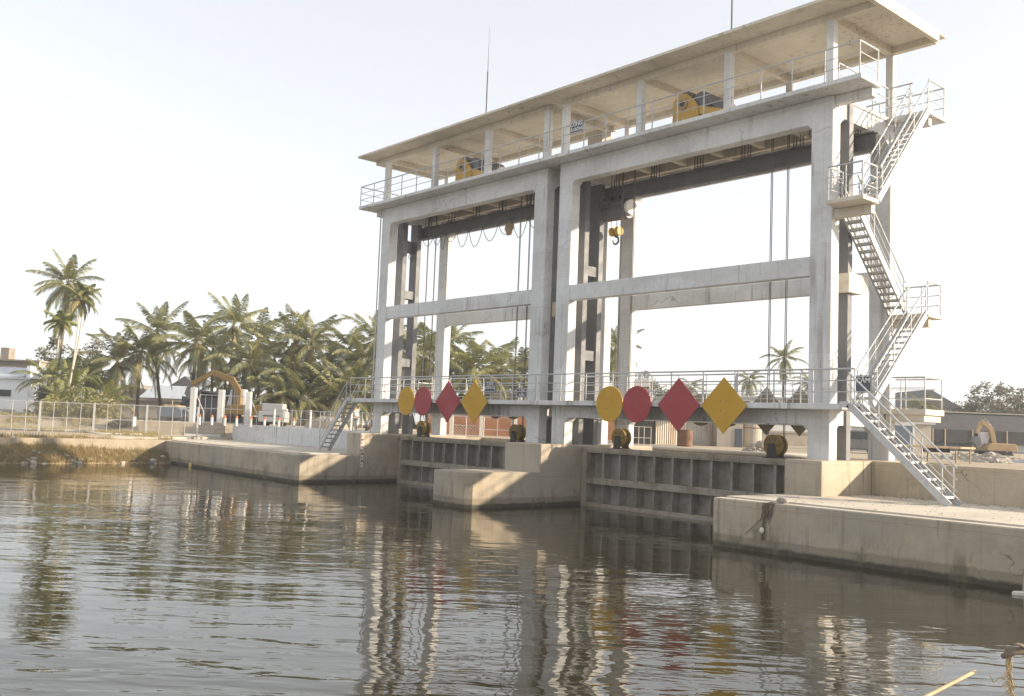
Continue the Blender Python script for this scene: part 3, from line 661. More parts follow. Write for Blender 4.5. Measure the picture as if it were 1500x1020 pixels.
m.build('net_strands', 'bark_dark', tg); MB().ball((28.2, -5.27, .62), .075, .06, .09, 2, 2, .05).build('net_float', 'foam', tg)
p = G(289, 58.0, 0)
fb = thing('floating_box', 'yellowed foam box floating beside the far quay wall', 'box', p, YAW)
m = MB(); m.box(-.46, .46, -.25, .25, -.1, .22); m.box(-.4, .42, -.2, .2, .22, .27); m.build('box_body', 'foam_yellow', fb, True, bevel=.03); MB().tube([(-.5, 0, .1), (-.62, .2, .9), (-.66, .3, 1.4)], .012, 5).build('box_rope', 'bark_dark', fb, True)
p = G(1493, 21.2, 0)
ff = thing('foam_float', 'white foam float with a grey pole beside the landing at the right edge', 'float', p, YAW)
m = MB(); m.prism([(-.17, .0), (-.08, -.1), (.4, -.1), (.4, .1), (-.08, .1)], 'z', -.03, .07); m.build('float_body', 'foam', ff, True, bevel=.02); m = MB(); m.cyl((.11, .02, .05), (.16, .02, .62), .03, 8); m.build('float_pole', 'grey_wall', ff, True)
rd = random.Random(31); m = MB()
for i in range(420):
    x = rd.uniform(27.9, 36); y = 1.6 - abs(rd.gauss(0, .5)) if rd.random() < .7 else rd.uniform(-4.6, 1.5); s_ = rd.uniform(.015, .06); a = rd.uniform(0, 3.14)
    dx, dy = s_ * math.cos(a), s_ * math.sin(a); z = ZLOW + .058 + rd.uniform(0, .015)
    m.add([(x - dx, y - dy, z), (x + dy * .4, y - dx * .4, z + .012), (x + dx, y + dy, z), (x - dy * .4, y + dx * .4, z + .004)], [(0, 1, 2, 3)])
tag(m.build('leaf_litter', 'bark_dark', fixn=False), 'dry leaves and dirt flakes strewn over the landing', 'litter', None, 'stuff')
# bamboo pole and dry branch reaching in from the near bank
bp = thing('bamboo_pole', 'tan bamboo pole slanting up from the near bank over the water', 'pole', G(1200, 3.9, 2.0))
a = G(1250, 3.55, ZY(1250, 1075, 3.55)); b = G(1428, 4.0, ZY(1428, 984, 4.0)); a2 = a + (a - b) * 1.2
m = MB(); m.tube([a2.lerp(b, k / 14) for k in range(15)], .012, 10, .007)
bpo = m.build('pole_body', 'bamboo', bp, smooth=True); m = MB()
for k in range(1, 9): c = a2.lerp(b, k / 9); d = (b - a2).normalized(); m.cyl(c - d * .003, c + d * .003, .0125 - .0005 * k, 10)
m.build('pole_node', 'wood', bp)
br = thing('dry_branch', 'dark dry branch with tangled fishing line at the lower right edge', 'branch', G(1520, 4.0, 2.4))
P_ = lambda px, py, d: G(px, d, ZY(px, py, d))
m = MB(); m.tube([P_(1600, 935, 4.1), P_(1550, 946, 4.05), P_(1510, 951, 4.0), P_(1485, 955, 4.0), P_(1469, 962, 3.98)], .026, 10, .011)
m.tube([P_(1510, 951, 4.0), P_(1492, 944, 3.98), P_(1480, 945, 3.97)], .010, 7, .004)
m.build('branch_wood', 'bark_dark', br, smooth=True)
m = MB(); rd = random.Random(9)
for i in range(7):
    x0 = rd.uniform(1474, 1482); w = rd.uniform(4, 16); h = rd.uniform(40, 75)
    m.tube([P_(x0 - (w if k % 2 else -w * .4) * math.sin(math.pi * k / 12) * (1 if k < 7 else -1), 962 + h * math.sin(math.pi * k / 12), 3.98 + .01 * i) for k in range(13)], .0022, 4)
m.tube([P_(1482, 962, 3.98), P_(1480, 975, 3.97), P_(1470, 990, 3.97), P_(1455, 1000, 3.97), P_(1450, 990, 3.96)], .002, 4)
m.build('fishing_line', 'straw', br)
# ------------------------------------------------------------------ setting: water and land
m = MB(); m.add([(-299, -119, 0), (219, -119, 0), (219, 8.0, 0), (-299, 8.0, 0)], [(0, 1, 2, 3)]); struct(m.build('water', 'water_mat'))
def sstep(v, a, b):
    t = max(0.0, min(1.0, (v - a) / (b - a))); return t * t * (3 - 2 * t)
def bank_x(y): return -15.7 + .35 * math.sin(y * .35) + .04 * (y + 10)
def gz(x, y):
    s = (x + 20.5) * -.752 + (y - 1.8) * .659
    if x > -20.35 and y > 1.8 and not (s > 0 and x < -20.35):
        if -.3 < x < 27.9 and y < 8.0: return -2.2
        return 2.44
    if (x < -17.0 and y < -3.9) or x < -20.35 or s > 0:
        return 1.42 + .22 * sstep(-x, 17.5, 22) + .85 * sstep(s, .12, 2.2) + (0 if s < 3 else .12 * math.sin(x * .4) * math.sin(y * .3))
    s2 = (x - CP.x) * -.752 + (y - CP.y) * .659
    return -2.2 + 3.95 * (1 - sstep(s2, 2.5, 9))
def ax(a, b, st, extra): 
    v = [a + st * i for i in range(int((b - a) / st) + 1)] + extra; return sorted(set(round(q, 3) for q in v))
gx = ax(-66, 75, 1.5, [-300, -240, -190, -140, -100, -80, 90, 110, 140, 180, 220, -20.4, -20.3, -17.05, -16.95, -.35, -.25, 27.85, 27.95])
gy = ax(-66, 75, 1.5, [-120, -100, -80, 90, 110, 140, 190, 250, 1.75, 1.85, 7.95, 8.05, -3.95, -3.85])
m = MB(); nx = len(gx)
m.add([(x, y, gz(x, y)) for y in gy for x in gx], [(j * nx + i, j * nx + i + 1, (j + 1) * nx + i + 1, (j + 1) * nx + i) for j in range(len(gy) - 1) for i in range(nx - 1)])
struct(m.build('ground', 'sand', smooth=False, fixn=False))
# the far bank: a rough slope from the path down to the water, with stones and dry grass
rd = random.Random(21); nz = {}
def hn(x, y, s):
    ix, iy = math.floor(x / s), math.floor(y / s); fx, fy = x / s - ix, y / s - iy
    def q(i, j):
        if (i, j, s) not in nz: nz[(i, j, s)] = rd.uniform(-1, 1)
        return nz[(i, j, s)]
    return (q(ix, iy) * (1 - fx) + q(ix + 1, iy) * fx) * (1 - fy) + (q(ix, iy + 1) * (1 - fx) + q(ix + 1, iy + 1) * fx) * fy
def bank_z(x, y):
    e = bank_x(y); t = (e - x) / 2.3
    z = -.05 + 1.5 * max(-.4, min(1, t)) ; w = max(0, min(1, t)) * max(0, min(1, 1.25 - t)) * 1.6
    return z + w * (.16 * hn(x, y, 1.1) + .10 * hn(x, y, .45)) + (.04 if t >= 1 else 0)
bx = [-18.6 + .16 * i for i in range(28)]; by = [-64 + .4 * i for i in range(150)]
m = MB(); nx = len(bx)
m.add([(x, y, bank_z(x, y)) for y in by for x in bx], [(j * nx + i, j * nx + i + 1, (j + 1) * nx + i + 1, (j + 1) * nx + i) for j in range(len(by) - 1) for i in range(nx - 1)])
struct(m.build('riverbank', 'bank_soil', smooth=True, fixn=False))
m = MB(); pts = [(-18.0, -64), (-18.0, -4.6), (-19.4, -4.2), (-20.45, 1.5), (-21.6, 1.0), (-21.6, -64)]
m.prism(pts, 'z', 1.2, 1.56); struct(m.build('path', 'path_mat'))
m = MB()
for i in range(200):
    y = rd.uniform(-44, -4.2); t = rd.choice((rd.uniform(-.03, .15), rd.uniform(.6, 1.0), rd.uniform(0, 1)))
    if t > .3 and y > -7: continue
    if hn(0, y, 3.0) < -.2 and t > .3: continue
    x = bank_x(y) - 2.3 * t; r = rd.uniform(.06, .2) * (1.1 if t < .25 else .9)
    m.ball((x, y, bank_z(x, y) + r * .25), r, r * rd.uniform(.8, 1.3), r * .75, i, 1, .25)
tag(m.build('bank_stones', 'stone'), 'loose pale stones and rubble scattered on the far bank', 'stones', None, 'stuff')
m = MB()
for i in range(15000):
    y = rd.uniform(-44, -3.6); t = rd.uniform(.04, 1.05)
    if hn(7, y, 2.2) + .6 * hn(3, y, .8) < -.55 - .35 * (y > -14): continue
    x = bank_x(y) - 2.3 * t; z = bank_z(x, y); h = rd.uniform(.14, .42); a = rd.uniform(0, 6.28); ti = rd.choice((0, 0, 0, .2, 1)) if rd.random() < .5 + .4 * hn(5, y, 2.5) else 0
    for q in range(3):
        aa = a + q * 2.1 + rd.uniform(-.5, .5); d = Vector((math.cos(aa), math.sin(aa), 0)); sd = Vector((-d.y, d.x, 0)) * .018; b0 = Vector((x, y, z - .03)) + d * .03
        m.add([b0 - sd, b0 + sd, b0 + d * h * .45 + Vector((0, 0, h))], [(0, 1, 2)], ti)
tag(m.build('bank_grass', 'grass_dry', fixn=False), 'dry brown grass tufts covering the far bank slope', 'grass', None, 'stuff')
m = MB()
for i in range(6500):
    q = G(rd.uniform(-60, 235), rd.uniform(63.2, 74), 1.6); x, y = q.x, q.y
    if hn(x, y, 2.6) + .5 * hn(x, y, .9) < -.05: continue
    z = gz(x, y); h = rd.uniform(.08, .34); a = rd.uniform(0, 6.28)
    for k in range(3):
        aa = a + k * 2.1; d = Vector((math.cos(aa), math.sin(aa), 0)); sd = Vector((-d.y, d.x, 0)) * .03; b0 = Vector((x, y, z - .03))
        m.add([b0 - sd, b0 + sd, b0 + d * h * .5 + Vector((0, 0, h))], [(0, 1, 2)], rd.choice((0, .3, .8)))
tag(m.build('yard_grass', 'grass_dry', fixn=False), 'patchy dry weeds on the bare ground behind the chain-link fence', 'grass', None, 'stuff')
# ------------------------------------------------------------------ palms, bushes, trees
def frond(m, o, az, el, L, droop, rd, nl=24, lw=.055, lf=.85, tint=0.0):
    d = Vector((math.cos(az), math.sin(az), 0)); pts = []; p = Vector(o); e = el; K = 10; tw = rd.uniform(-.25, .25)
    for k in range(K + 1):
        pts.append(p.copy()); v = d * math.cos(e) + Vector((0, 0, math.sin(e))); p = p + v * (L / K); e -= droop / K * (.4 + 1.2 * k / K)
        d = Matrix.Rotation(tw / K, 3, 'Z') @ d
    side0 = Vector((-d.y, d.x, 0))
    for k in range(K):       # rachis strip
        w0, w1 = .055 * (1 - k / K) + .012, .055 * (1 - (k + 1) / K) + .012
        m.add([pts[k] - side0 * w0, pts[k] + side0 * w0, pts[k + 1] + side0 * w1, pts[k + 1] - side0 * w1], [(0, 1, 2, 3)], min(1, tint + .55))
    for i in range(nl):
        t = .14 + .86 * (i + rd.random() * .5) / nl; f = t * K; k = min(K - 1, int(f)); b = pts[k].lerp(pts[k + 1], f - k); ax_ = (pts[k + 1] - pts[k]).normalized()
        up = side0.cross(ax_); up = up if up.z > 0 else -up
        l = lf * (.25 + .75 * math.sin(math.pi * min(1, t * .8 + .14)) ** .8) * rd.uniform(.85, 1.1) * (1 - .35 * max(0, t - .75) * 4 * .5)
        for sg in (-1, 1):
            v = (side0 * sg * (.95 - .5 * t) + ax_ * (.55 + .6 * t) + up * .15 + Vector((0, 0, -.30 - .35 * rd.random()))).normalized()
            wv = ax_ * lw * .5; mid = b + v * l * .5; tip = b + v * l * .95 + Vector((0, 0, -.30 * l))
            m.add([b - wv * .6, mid - wv, tip, mid + wv, b + wv * .6], [(0, 1, 2, 3, 4)], tint + (0 if rd.random() < .92 else .3) * (1 - tint))
def crown_mesh(name, seed, mat, L=3.9, n=22, lo=-75, hi=82, dry=.15, drop=1.25, nl=24, lf=.85):
    rd = random.Random(seed); m = MB(); n = int(n * 1.1)
    for i in range(n):
        u = (i + .5) / n; el = R_(hi - (hi - lo) * u ** .9) + rd.uniform(-.14, .14); az = i * 2.39996 + rd.uniform(-.3, .3)
        ti = rd.uniform(0, .12) if u < .6 else (rd.choice((.1, .25, .5, .9)) if rd.random() < dry * 3 else .08)
        frond(m, (0, 0, 0), az, el, L * rd.uniform(.82, 1.08) * (.78 if u < .12 else 1), drop * rd.uniform(.7, 1.15) * (.6 + .5 * u), rd, nl, .095, lf, ti)
    return m
CROWNS = {}
def crown_for(key):
    if key not in CROWNS:
        sd, mat, L, n, lo, hi, dry, drop, lf = key
        CROWNS[key] = crown_mesh('crown', sd, mat, L * 1.15, n, lo, hi, dry, drop, 44, lf * 1.1).build('crown', mat, None, True, fixn=False).data
        o = [q for q in COL.objects if q.data == CROWNS[key]][0]; bpy.data.objects.remove(o)
    return CROWNS[key]
def palm(label, px, py, d, z0, key, r0=.17, lean=(0, 0), scale=1.0, name='coconut_palm', bark='palm_bark', group='coconut palms on the far land', nuts=True):
    top = G(px, d, ZY(px, py, d)); basep = Vector((top.x + lean[0], top.y + lean[1], z0))
    t = thing(name, label, 'palm tree', basep, 0, group); H = top.z - z0; m = MB(); pts = []
    for k in range(13):
        u = k / 12; q = basep.lerp(top, u); q.x -= lean[0] * .25 * math.sin(math.pi * u); q.y -= lean[1] * .25 * math.sin(math.pi * u); pts.append(q)
    m.tube(pts, r0, 8, r0 * .62); m.tube([basep - Vector((0, 0, .1)), basep + Vector((0, 0, .5))], r0 * 1.5, 8, r0)
    m.build('trunk', bark, t, smooth=True)
    c = bpy.data.objects.new('crown', crown_for(key)); COL.objects.link(c); c.parent = t; c.location = top - basep + Vector((0, 0, -.05)); c.rotation_euler = (random.gauss(0, .10), random.gauss(0, .10), random.uniform(0, 6.28)); q = random.uniform(.86, 1.12); c.scale = (scale * q, scale * q * random.uniform(.92, 1.08), scale * random.uniform(.88, 1.12))
    if nuts and scale > .7:
        m = MB(); rd = random.Random(int(px * 7))
        for k in range(5): a = rd.uniform(0, 6.28); m.ball((top.x + .25 * math.cos(a), top.y + .25 * math.sin(a), top.z - .3 - .15 * rd.random()), .11, .11, .14, k, 1, .05)
        m.build('coconut_bunch', 'straw', t, smooth=True)
    return t
def K(sd, mat='palm_leaf', L=3.9, n=22, lo=-75, hi=82, dry=.15, drop=1.25, lf=.85): return (sd, mat, L, n, lo, hi, dry, drop, lf)
KA, KB, KC, KD = K(1), K(2, 'palm_leaf', 4.2, 24, -80, 80, .2, 1.4), K(3, 'palm_leaf_dark', 4.0, 22, -70, 85, .1, 1.1), K(4, 'palm_leaf_fresh', 4.0, 22, -60, 82, .12, 1.5)
KE = K(5, 'palm_leaf', 4.0, 24, -85, 78, .33, 1.7); KY = K(6, 'palm_leaf_fresh', 4.4, 16, -10, 84, .05, 1.7, 1.0); KS = K(7, 'palm_leaf_fresh', 1.7, 13, -35, 75, .05, 1.5, .6)
KDEAD = K(8, 'palm_leaf', 3.6, 22, -88, 70, .33, 2.0)
# (label, px, py of crown heart, depth, ground z, crown, trunk radius, lean, scale)
palm('tallest coconut palm, towering above the slender areca palms at the far left', 100, 414, 84, 2.2, K(9, 'palm_leaf', 4.0, 30, -82, 80, .1, 1.3, .95), .17, (.5, -1.0), .9)
palm('slender areca palm with the tallest pale trunk, in front of the tallest coconut palm', 118, 437, 76, 2.1, K(10, 'palm_leaf', 1.7, 14, -50, 78, .2, 1.6, .55), .085, (-.6, -.5), .95, 'areca_palm', 'areca_bark', 'areca palms at the far left', False)
palm('twin slender areca palm leaning beside the tallest pale trunk', 124, 430, 76.5, 2.1, K(11, 'palm_leaf', 1.6, 12, -50, 78, .2, 1.6, .55), .08, (-1.25, -1.0), .8, 'areca_palm', 'areca_bark', 'areca palms at the far left', False)
palm('short areca palm whose bright crown stands left of the two tall pale trunks', 88, 470, 80, 2.2, KS, .09, (.0, -.3), .9, 'areca_palm', 'areca_bark', 'areca palms at the far left', False)
palm('shorter leaning areca palm just behind the short bright one at the far left', 91, 474, 81, 2.2, KS, .09, (-.5, -.6), .7, 'areca_palm', 'areca_bark', 'areca palms at the far left', False)
palms = [
 (172, 528, 80, KC, .18, 'dark coconut palm with a stiff upright crown, first right of the low bushes'),
 (206, 516, 82, KD, .16, 'bright green coconut palm between the dark palm and a taller one'),
 (231, 486, 86, KA, .17, 'taller coconut palm rising behind the bright green one, left of the long gap'),
 (288, 500, 82, KB, .19, 'wide coconut palm with hanging lower fronds, left of the yellow digger boom'),
 (312, 512, 90, KD, .16, 'coconut palm hidden behind the wide one with hanging fronds'),
 (342, 476, 88, KA, .15, 'coconut palm whose crown stands highest above the yellow digger boom'),
 (364, 530, 80, KE, .2, 'brown coconut palm with dry drooping fronds right of the digger boom'),
 (378, 496, 94, KA, .16, 'coconut palm behind the brown dry one, half hidden'),
 (402, 525, 86, KD, .17, 'bright coconut palm above the pale generator'),
 (432, 498, 84, KB, .18, 'coconut palm with wide raised fronds left of the far stair'),
 (456, 502, 82, KA, .18, 'dense coconut palm above the pair of straight trunks'),
 (432, 545, 80, KDEAD, .2, 'low shaggy coconut palm below the wide raised fronds'),
 (480, 540, 88, KC, .16, 'dark coconut palm behind the far stair, low crown'),
 (512, 510, 86, KA, .17, 'coconut palm just left of the far tower, tallest beside its column'),
 (530, 528, 82, KE, .17, 'yellowing coconut palm touching the far column'),
 (550, 498, 90, KB, .17, 'coconut palm peeking out behind the leftmost column'),
 (596, 512, 88, KD, .17, 'bright coconut palm between the first column and the gate guide'),
 (622, 520, 84, KB, .17, 'coconut palm behind the drooping ropes of the farther bay'),
 (660, 500, 88, KA, .18, 'tallest coconut palm seen through the farther bay, beside the rear column'),
 (694, 538, 84, KD, .17, 'lower bright coconut palm in the middle of the farther bay'),
 (735, 540, 86, KB, .17, 'coconut palm seen near the ropes at the right of the farther bay'),
 (766, 548, 92, KC, .16, 'dark coconut palm half hidden behind the middle column of the farther bay'),
 (902, 508, 88, KA, .17, 'coconut palm between the middle columns, fronds showing beside the rear column'),
 (1148, 524, 96, KE, .17, 'taller thin coconut palm behind the ropes of the nearer bay'),
 (1098, 556, 98, KDEAD, .17, 'short shaggy coconut palm left of the ropes in the nearer bay'),
 (1188, 560, 92, KE, .17, 'shaggy coconut palm beside the right column of the nearer bay'),
 (1012, 566, 120, KDEAD, .17, 'distant coconut palm low over the white roof in the nearer bay'),
]
for px, py, d, k, r, lb in palms:
    sc = {KC: .86, KD: .9}.get(k, .94) * (.58 if px > 1000 else .75 if px > 850 else 1)
    palm(lb, px, py, d, 2.4, k, r, (random.uniform(-1.3, 1.3), random.uniform(-1.3, 1.3)), sc)
for px, py, d in ((395, 572, 79), (415, 580, 77), (446, 582, 78), (470, 570, 81), (494, 578, 79), (520, 566, 80), (545, 572, 82), (590, 566, 82), (330, 560, 92), (640, 560, 86), (676, 572, 90), (716, 566, 88), (752, 572, 90), (868, 560, 86)):
    palm('low shaggy palm in the thicket behind the far wall', px, py, d, 2.4, KDEAD if px % 2 else KA, .2, (0, 0), .85, 'low_palm', 'palm_bark', 'low palms of the thicket behind the far wall', False)
# young palms and bushes near the far bank
for px, d, sc, lb in ((72, 78, .6, 'young coconut palm with a bushy crown beside the ruined house'), (104, 77, .62, 'young coconut palm at the feet of the tall areca trunks'), (128, 82, .78, 'young coconut palm right of the areca trunks'), (156, 76, .55, 'low young palm with arching fronds at the right of the bushes'), (84, 74, .5, 'lowest young palm with broad arching fronds behind the fence')):
    palm(lb, px, {72: 556, 104: 570, 128: 556, 156: 588, 84: 590}[px], d, 2.2, KY, .2, (0, 0), sc, 'young_palm', 'palm_bark', 'young palms behind the fence', False)
def leaf_clump(m, c, r, n, rd, size=.12, flat=1.0, tmax=.5):
    for i in range(n):
        v = Vector((rd.gauss(0, 1), rd.gauss(0, 1), rd.gauss(0, 1))).normalized() * r * rd.random() ** .45
        p = Vector(c) + Vector((v.x, v.y, v.z * flat)); a = Vector((rd.gauss(0, 1), rd.gauss(0, 1), rd.gauss(0, .6))).normalized(); b = a.orthogonal().normalized()
        q = Matrix.Rotation(rd.uniform(0, 6.28), 3, a) @ b; s = size * rd.uniform(.6, 1.4)
        m.add([p, p + a * s + q * s * .45, p + a * s * 2, p + a * s - q * s * .45], [(0, 1, 2, 3)], rd.uniform(0, tmax))
def bush(label, px, d, z0, w, h, seed, mat='bush_leaf'):
    b = G(px, d, z0); t = thing('bush', label, 'bush', b, 0, 'bushes on the far land'); rd = random.Random(seed); m = MB(); s = MB()
    for i in range(9):
        c = b + Vector((rd.uniform(-w, w) * .6, rd.uniform(-w, w) * .6, h * rd.uniform(.25, .8))); leaf_clump(m, c, w * rd.uniform(.3, .55), 170, rd, .11, h / w * .9)
        s.tube([b, b.lerp(c, .5) + Vector((0, 0, .1)), c], .03, 5, .01)
    m.build('foliage', mat, t, fixn=False); s.build('stem', 'bark_dark', t)
bush('round light green bush nearest the white house', 46, 73, 2.0, .7, .8, 1)
bush('wide green bush in the middle behind the chain-link fence', 92, 72, 2.0, 1.7, 1.9, 2)
bush('tall green bush right of the areca trunks', 130, 73, 2.0, 1.5, 2.2, 3)
bush('green bush left of the small red flag', 157, 72, 2.0, 1.3, 1.6, 4)
bush('leafy bush between the two slender areca trunks and the white house', 74, 71.5, 2.0, 1.4, 2.0, 7)
bush('leafy bush at the foot of the areca trunks', 112, 71.0, 2.0, 1.5, 1.7, 8)
bush('rounded bush below the arching young palm', 147, 71.5, 2.0, 1.5, 2.1, 9)
bush('low grey-green bush beneath the ruined wall', 62, 76, 2.1, .8, 2.6, 5, 'tree_leaf')
bush('dry low bush under the flag at the path edge', 176, 69.5, 1.7, 1.2, .9, 6, 'tree_leaf')
def tree(label, px, d, z0, top_py, w, seed, n=34, mat='tree_leaf', name='broadleaf_tree'):
    b = G(px, d, z0); H = ZY(px, top_py, d) - z0; t = thing(name, label, 'tree', b, 0, 'trees on the right horizon'); rd = random.Random(seed); m = MB(); s = MB()
    s.tube([b, b + Vector((.1, .1, H * .3)), b + Vector((-.1, .2, H * .62))], .22, 7, .1)
    for i in range(n):
        a = rd.uniform(0, 6.28); rr = w * rd.random() ** .5; zz = H * (.34 + .62 * rd.random() * (1 - .45 * (rr / w) ** 2)); c = b + Vector((rr * math.cos(a), rr * math.sin(a), zz))
        s.tube([b + Vector((0, 0, H * rd.uniform(.25, .55))), b.lerp(c, .6) + Vector((0, 0, H * .12)), c], .05, 4, .015); leaf_clump(m, c, rd.uniform(.5, 1.15), 120, rd, .16, .8)
    m.build('crown', mat, t, fixn=False); s.build('trunk', 'bark_dark', t)
tree('tallest broadleaf tree above the black net shed at the right', 1452, 112, 2.4, 556, 3.6, 11, 44)
tree('broadleaf tree with a loose crown left of the tallest one at the right', 1428, 116, 2.4, 580, 2.6, 12, 26)
tree('darker broadleaf tree cut by the right edge of the picture', 1496, 104, 2.4, 566, 3.2, 13, 36)
tree('small round tree between the columns in the nearer bay', 946, 104, 2.4, 540, 2.2, 14, 24)
tree('low round tree beside the middle columns, left of the small round one', 926, 98, 2.4, 548, 1.6, 15, 18)
tree('thin low tree over the pale roof in the nearer bay', 1040, 118, 2.4, 566, 2.2, 16, 16)
tree('feathery tree behind the ruined house at the far left', 74, 98, 2.4, 492, 2.6, 17, 30)
tree('narrow pointed conifer standing between the areca palms and the dark palm', 135, 96, 2.4, 490, .9, 18, 22, 'tree_leaf', 'conifer_tree')
palm('small dusty palm before the grey gable behind the rear railing', 1352, 594, 92, 2.4, KDEAD, .18, (0, 0), .6, 'coconut_palm', 'palm_bark', 'coconut palms on the far land', False)
# ------------------------------------------------------------------ fences
def fence(label, pa, pb, n, h, mid=True, subs=3, mesh=True, off=0.0):
    """chain-link fence from pa to pb (floor points) with n posts"""
    pa, pb = Vector(pa), Vector(pb); d = pb - pa; L = math.hypot(d.x, d.y); rz = math.atan2(d.y, d.x)
    t = thing('chain_link_fence', label, 'fence', pa, rz); dz = d.z
    f = lambda u: (u * L, 0, u * dz)
    for i in range(n):
        x, y, z = f(i / (n - 1)); MB().box(x - .055, x + .055, -.055, .055, z - .15, z + h).build('post', 'galvanised', t, True)
    m = MB()
    for zz in (.12, h * .5, h - .06):
        a = Vector(f(0)); b = Vector(f(1)); a.z += zz; b.z += zz; m.cyl(a, b, .022, 6)
    for i in range((n - 1) * subs):
        x, y, z = f(i / ((n - 1) * subs)); m.cyl((x, 0, z + .12), (x, 0, z + h - .06), .018, 6)
    m.build('fence_frame', 'galvanised', t, True)
    m = MB(); m.add([(0, .012, .1), (L, .012, .1 + dz), (L, .012, h - .06 + dz), (0, .012, h - .06)], [(0, 1, 2, 3)]); m.build('wire_netting', 'wire_mesh', t, True)
    return t
fence('tall chain-link fence along the path on the far bank', G(-110, 61, 1.5), G(288, 65.5, 1.5), 6, 2.15, subs=4)
fence('lower chain-link fence on top of the far retaining wall', Vector((-16.2, 2.6, 2.45)), Vector((-1.4, 2.6, 2.45)), 4, 1.25, subs=4)
# leaning end brace, gate pillars and the tubular gate between them
gt = thing('pillar_gate', 'white gate pillars with tubular gate leaves at the end of the far wall', 'gate', G(322, 68.5, 2.44), YAW)
sc = 68.5 / CF
for px, py in ((281, 568), (322, 571), (362, 574)):
    x = (px - 322) * sc; h = ZY(px, py, 68.5) - 2.44; MB().box(x - .19, x + .19, -.19, .19, -.1, h).build('pillar', 'white_paint', gt, True, bevel=.02)
for xa, xb in (((290 - 322) * sc, (317 - 322) * sc), ((327 - 322) * sc, (356 - 322) * sc)):
    m = MB()
    for zz in (.15, 1.15, 2.1): m.cyl((xa, 0, zz), (xb, 0, zz), .03, 6)
    for k in range(4): x = xa + (xb - xa) * k / 3; m.cyl((x, 0, .15), (x, 0, 2.1), .03 if k in (0, 3) else .022, 6)
    m.build('gate_leaf', 'galvanised', gt, True)
m = MB()
for xa, xb in (((287 - 322) * sc, (300 - 322) * sc), ((365 - 322) * sc, (378 - 322) * sc)): m.cyl((xa, -.3, 2.1), (xb, -.5, .9), .035, 6); m.cyl((xb, -.5, .9), (xb, -.5, -.1), .035, 6)
m.build('brace', 'galvanised', gt, True)
# marker posts on the far wall
for k, px in enumerate((292, 310, 329, 346, 367, 387, 408, 430)):
    p = Vector((-20.2 + 1.05 * k * 1.5, 2.15, 2.44)) if False else G(px, 66.2 - .35 * k, 2.44)
    t = thing('marker_post', 'white marker post with an orange top on the far retaining wall', 'marker post', p, 0, 'white marker posts along the far wall')
    MB().cyl(p, p + Vector((0, 0, .52)), .085, 10).build('post_body', 'white_paint', t); MB().cyl(p + Vector((0, 0, .52)), p + Vector((0, 0, .70)), .088, 10, .06).build('post_cap', 'orange_paint', t)
# masonry wall under the gate
a, b = G(202, 67.2, 1.5), G(328, 68.2, 1.5)
mw = thing('masonry_wall', 'pale block masonry wall below the gate pillars at the left end of the far quay', 'wall', a, math.atan2(b.y - a.y, b.x - a.x)); L = (Vector((b.x - a.x, b.y - a.y))).length
MB().box(0, L, 0, .4, -.4, 1.08).build('wall_body', 'block_wall', mw, True, bevel=.03); MB().box(L * .55, L * .97, -.5, -.002, -.3, .25).build('wall_step', 'concrete', mw, True)
hp = thing('hose_pipe', 'grey hose pipe lying along the foot of the fence on the far bank', 'pipe', G(90, 62.5, 1.6))
MB().tube([G(q, dd, zz) for q, dd, zz in ((-40, 63.5, 1.72), (40, 63.5, 1.72), (100, 63.8, 1.72), (122, 63.9, 1.74), (134, 63.2, 1.66), (155, 63.2, 1.62), (208, 64, 1.62))], .09, 8).build('pipe_body', 'pvc_pipe', hp, smooth=True)
fl = thing('small_flag', 'small red and white flag on a leaning stick behind the fence', 'flag', G(196, 66.5, 1.6))
MB().tube([G(186, 66.5, 1.7), G(197, 66.5, 3.7)], .02, 6).build('flag_stick', 'bamboo', fl)
q0 = G(192, 66.4, ZY(192, 608, 66.4)); rv = Vector((.66, .75, 0))
m = MB(); m.add([q0, q0 + rv * .35 + Vector((0, 0, .28)), q0 + rv * .27 + Vector((0, 0, .36)), q0 + rv * -.05 + Vector((0, 0, .12))], [(0, 1, 2, 3)]); m.build('flag_cloth', 'sign_red', fl)
m = MB(); m.box(-.12, .12, -.1, .1, -.2, .45); m.xf(Matrix.Translation(G(196, 66.5, 2.35))); m.build('flag_stand', 'white_paint', fl)
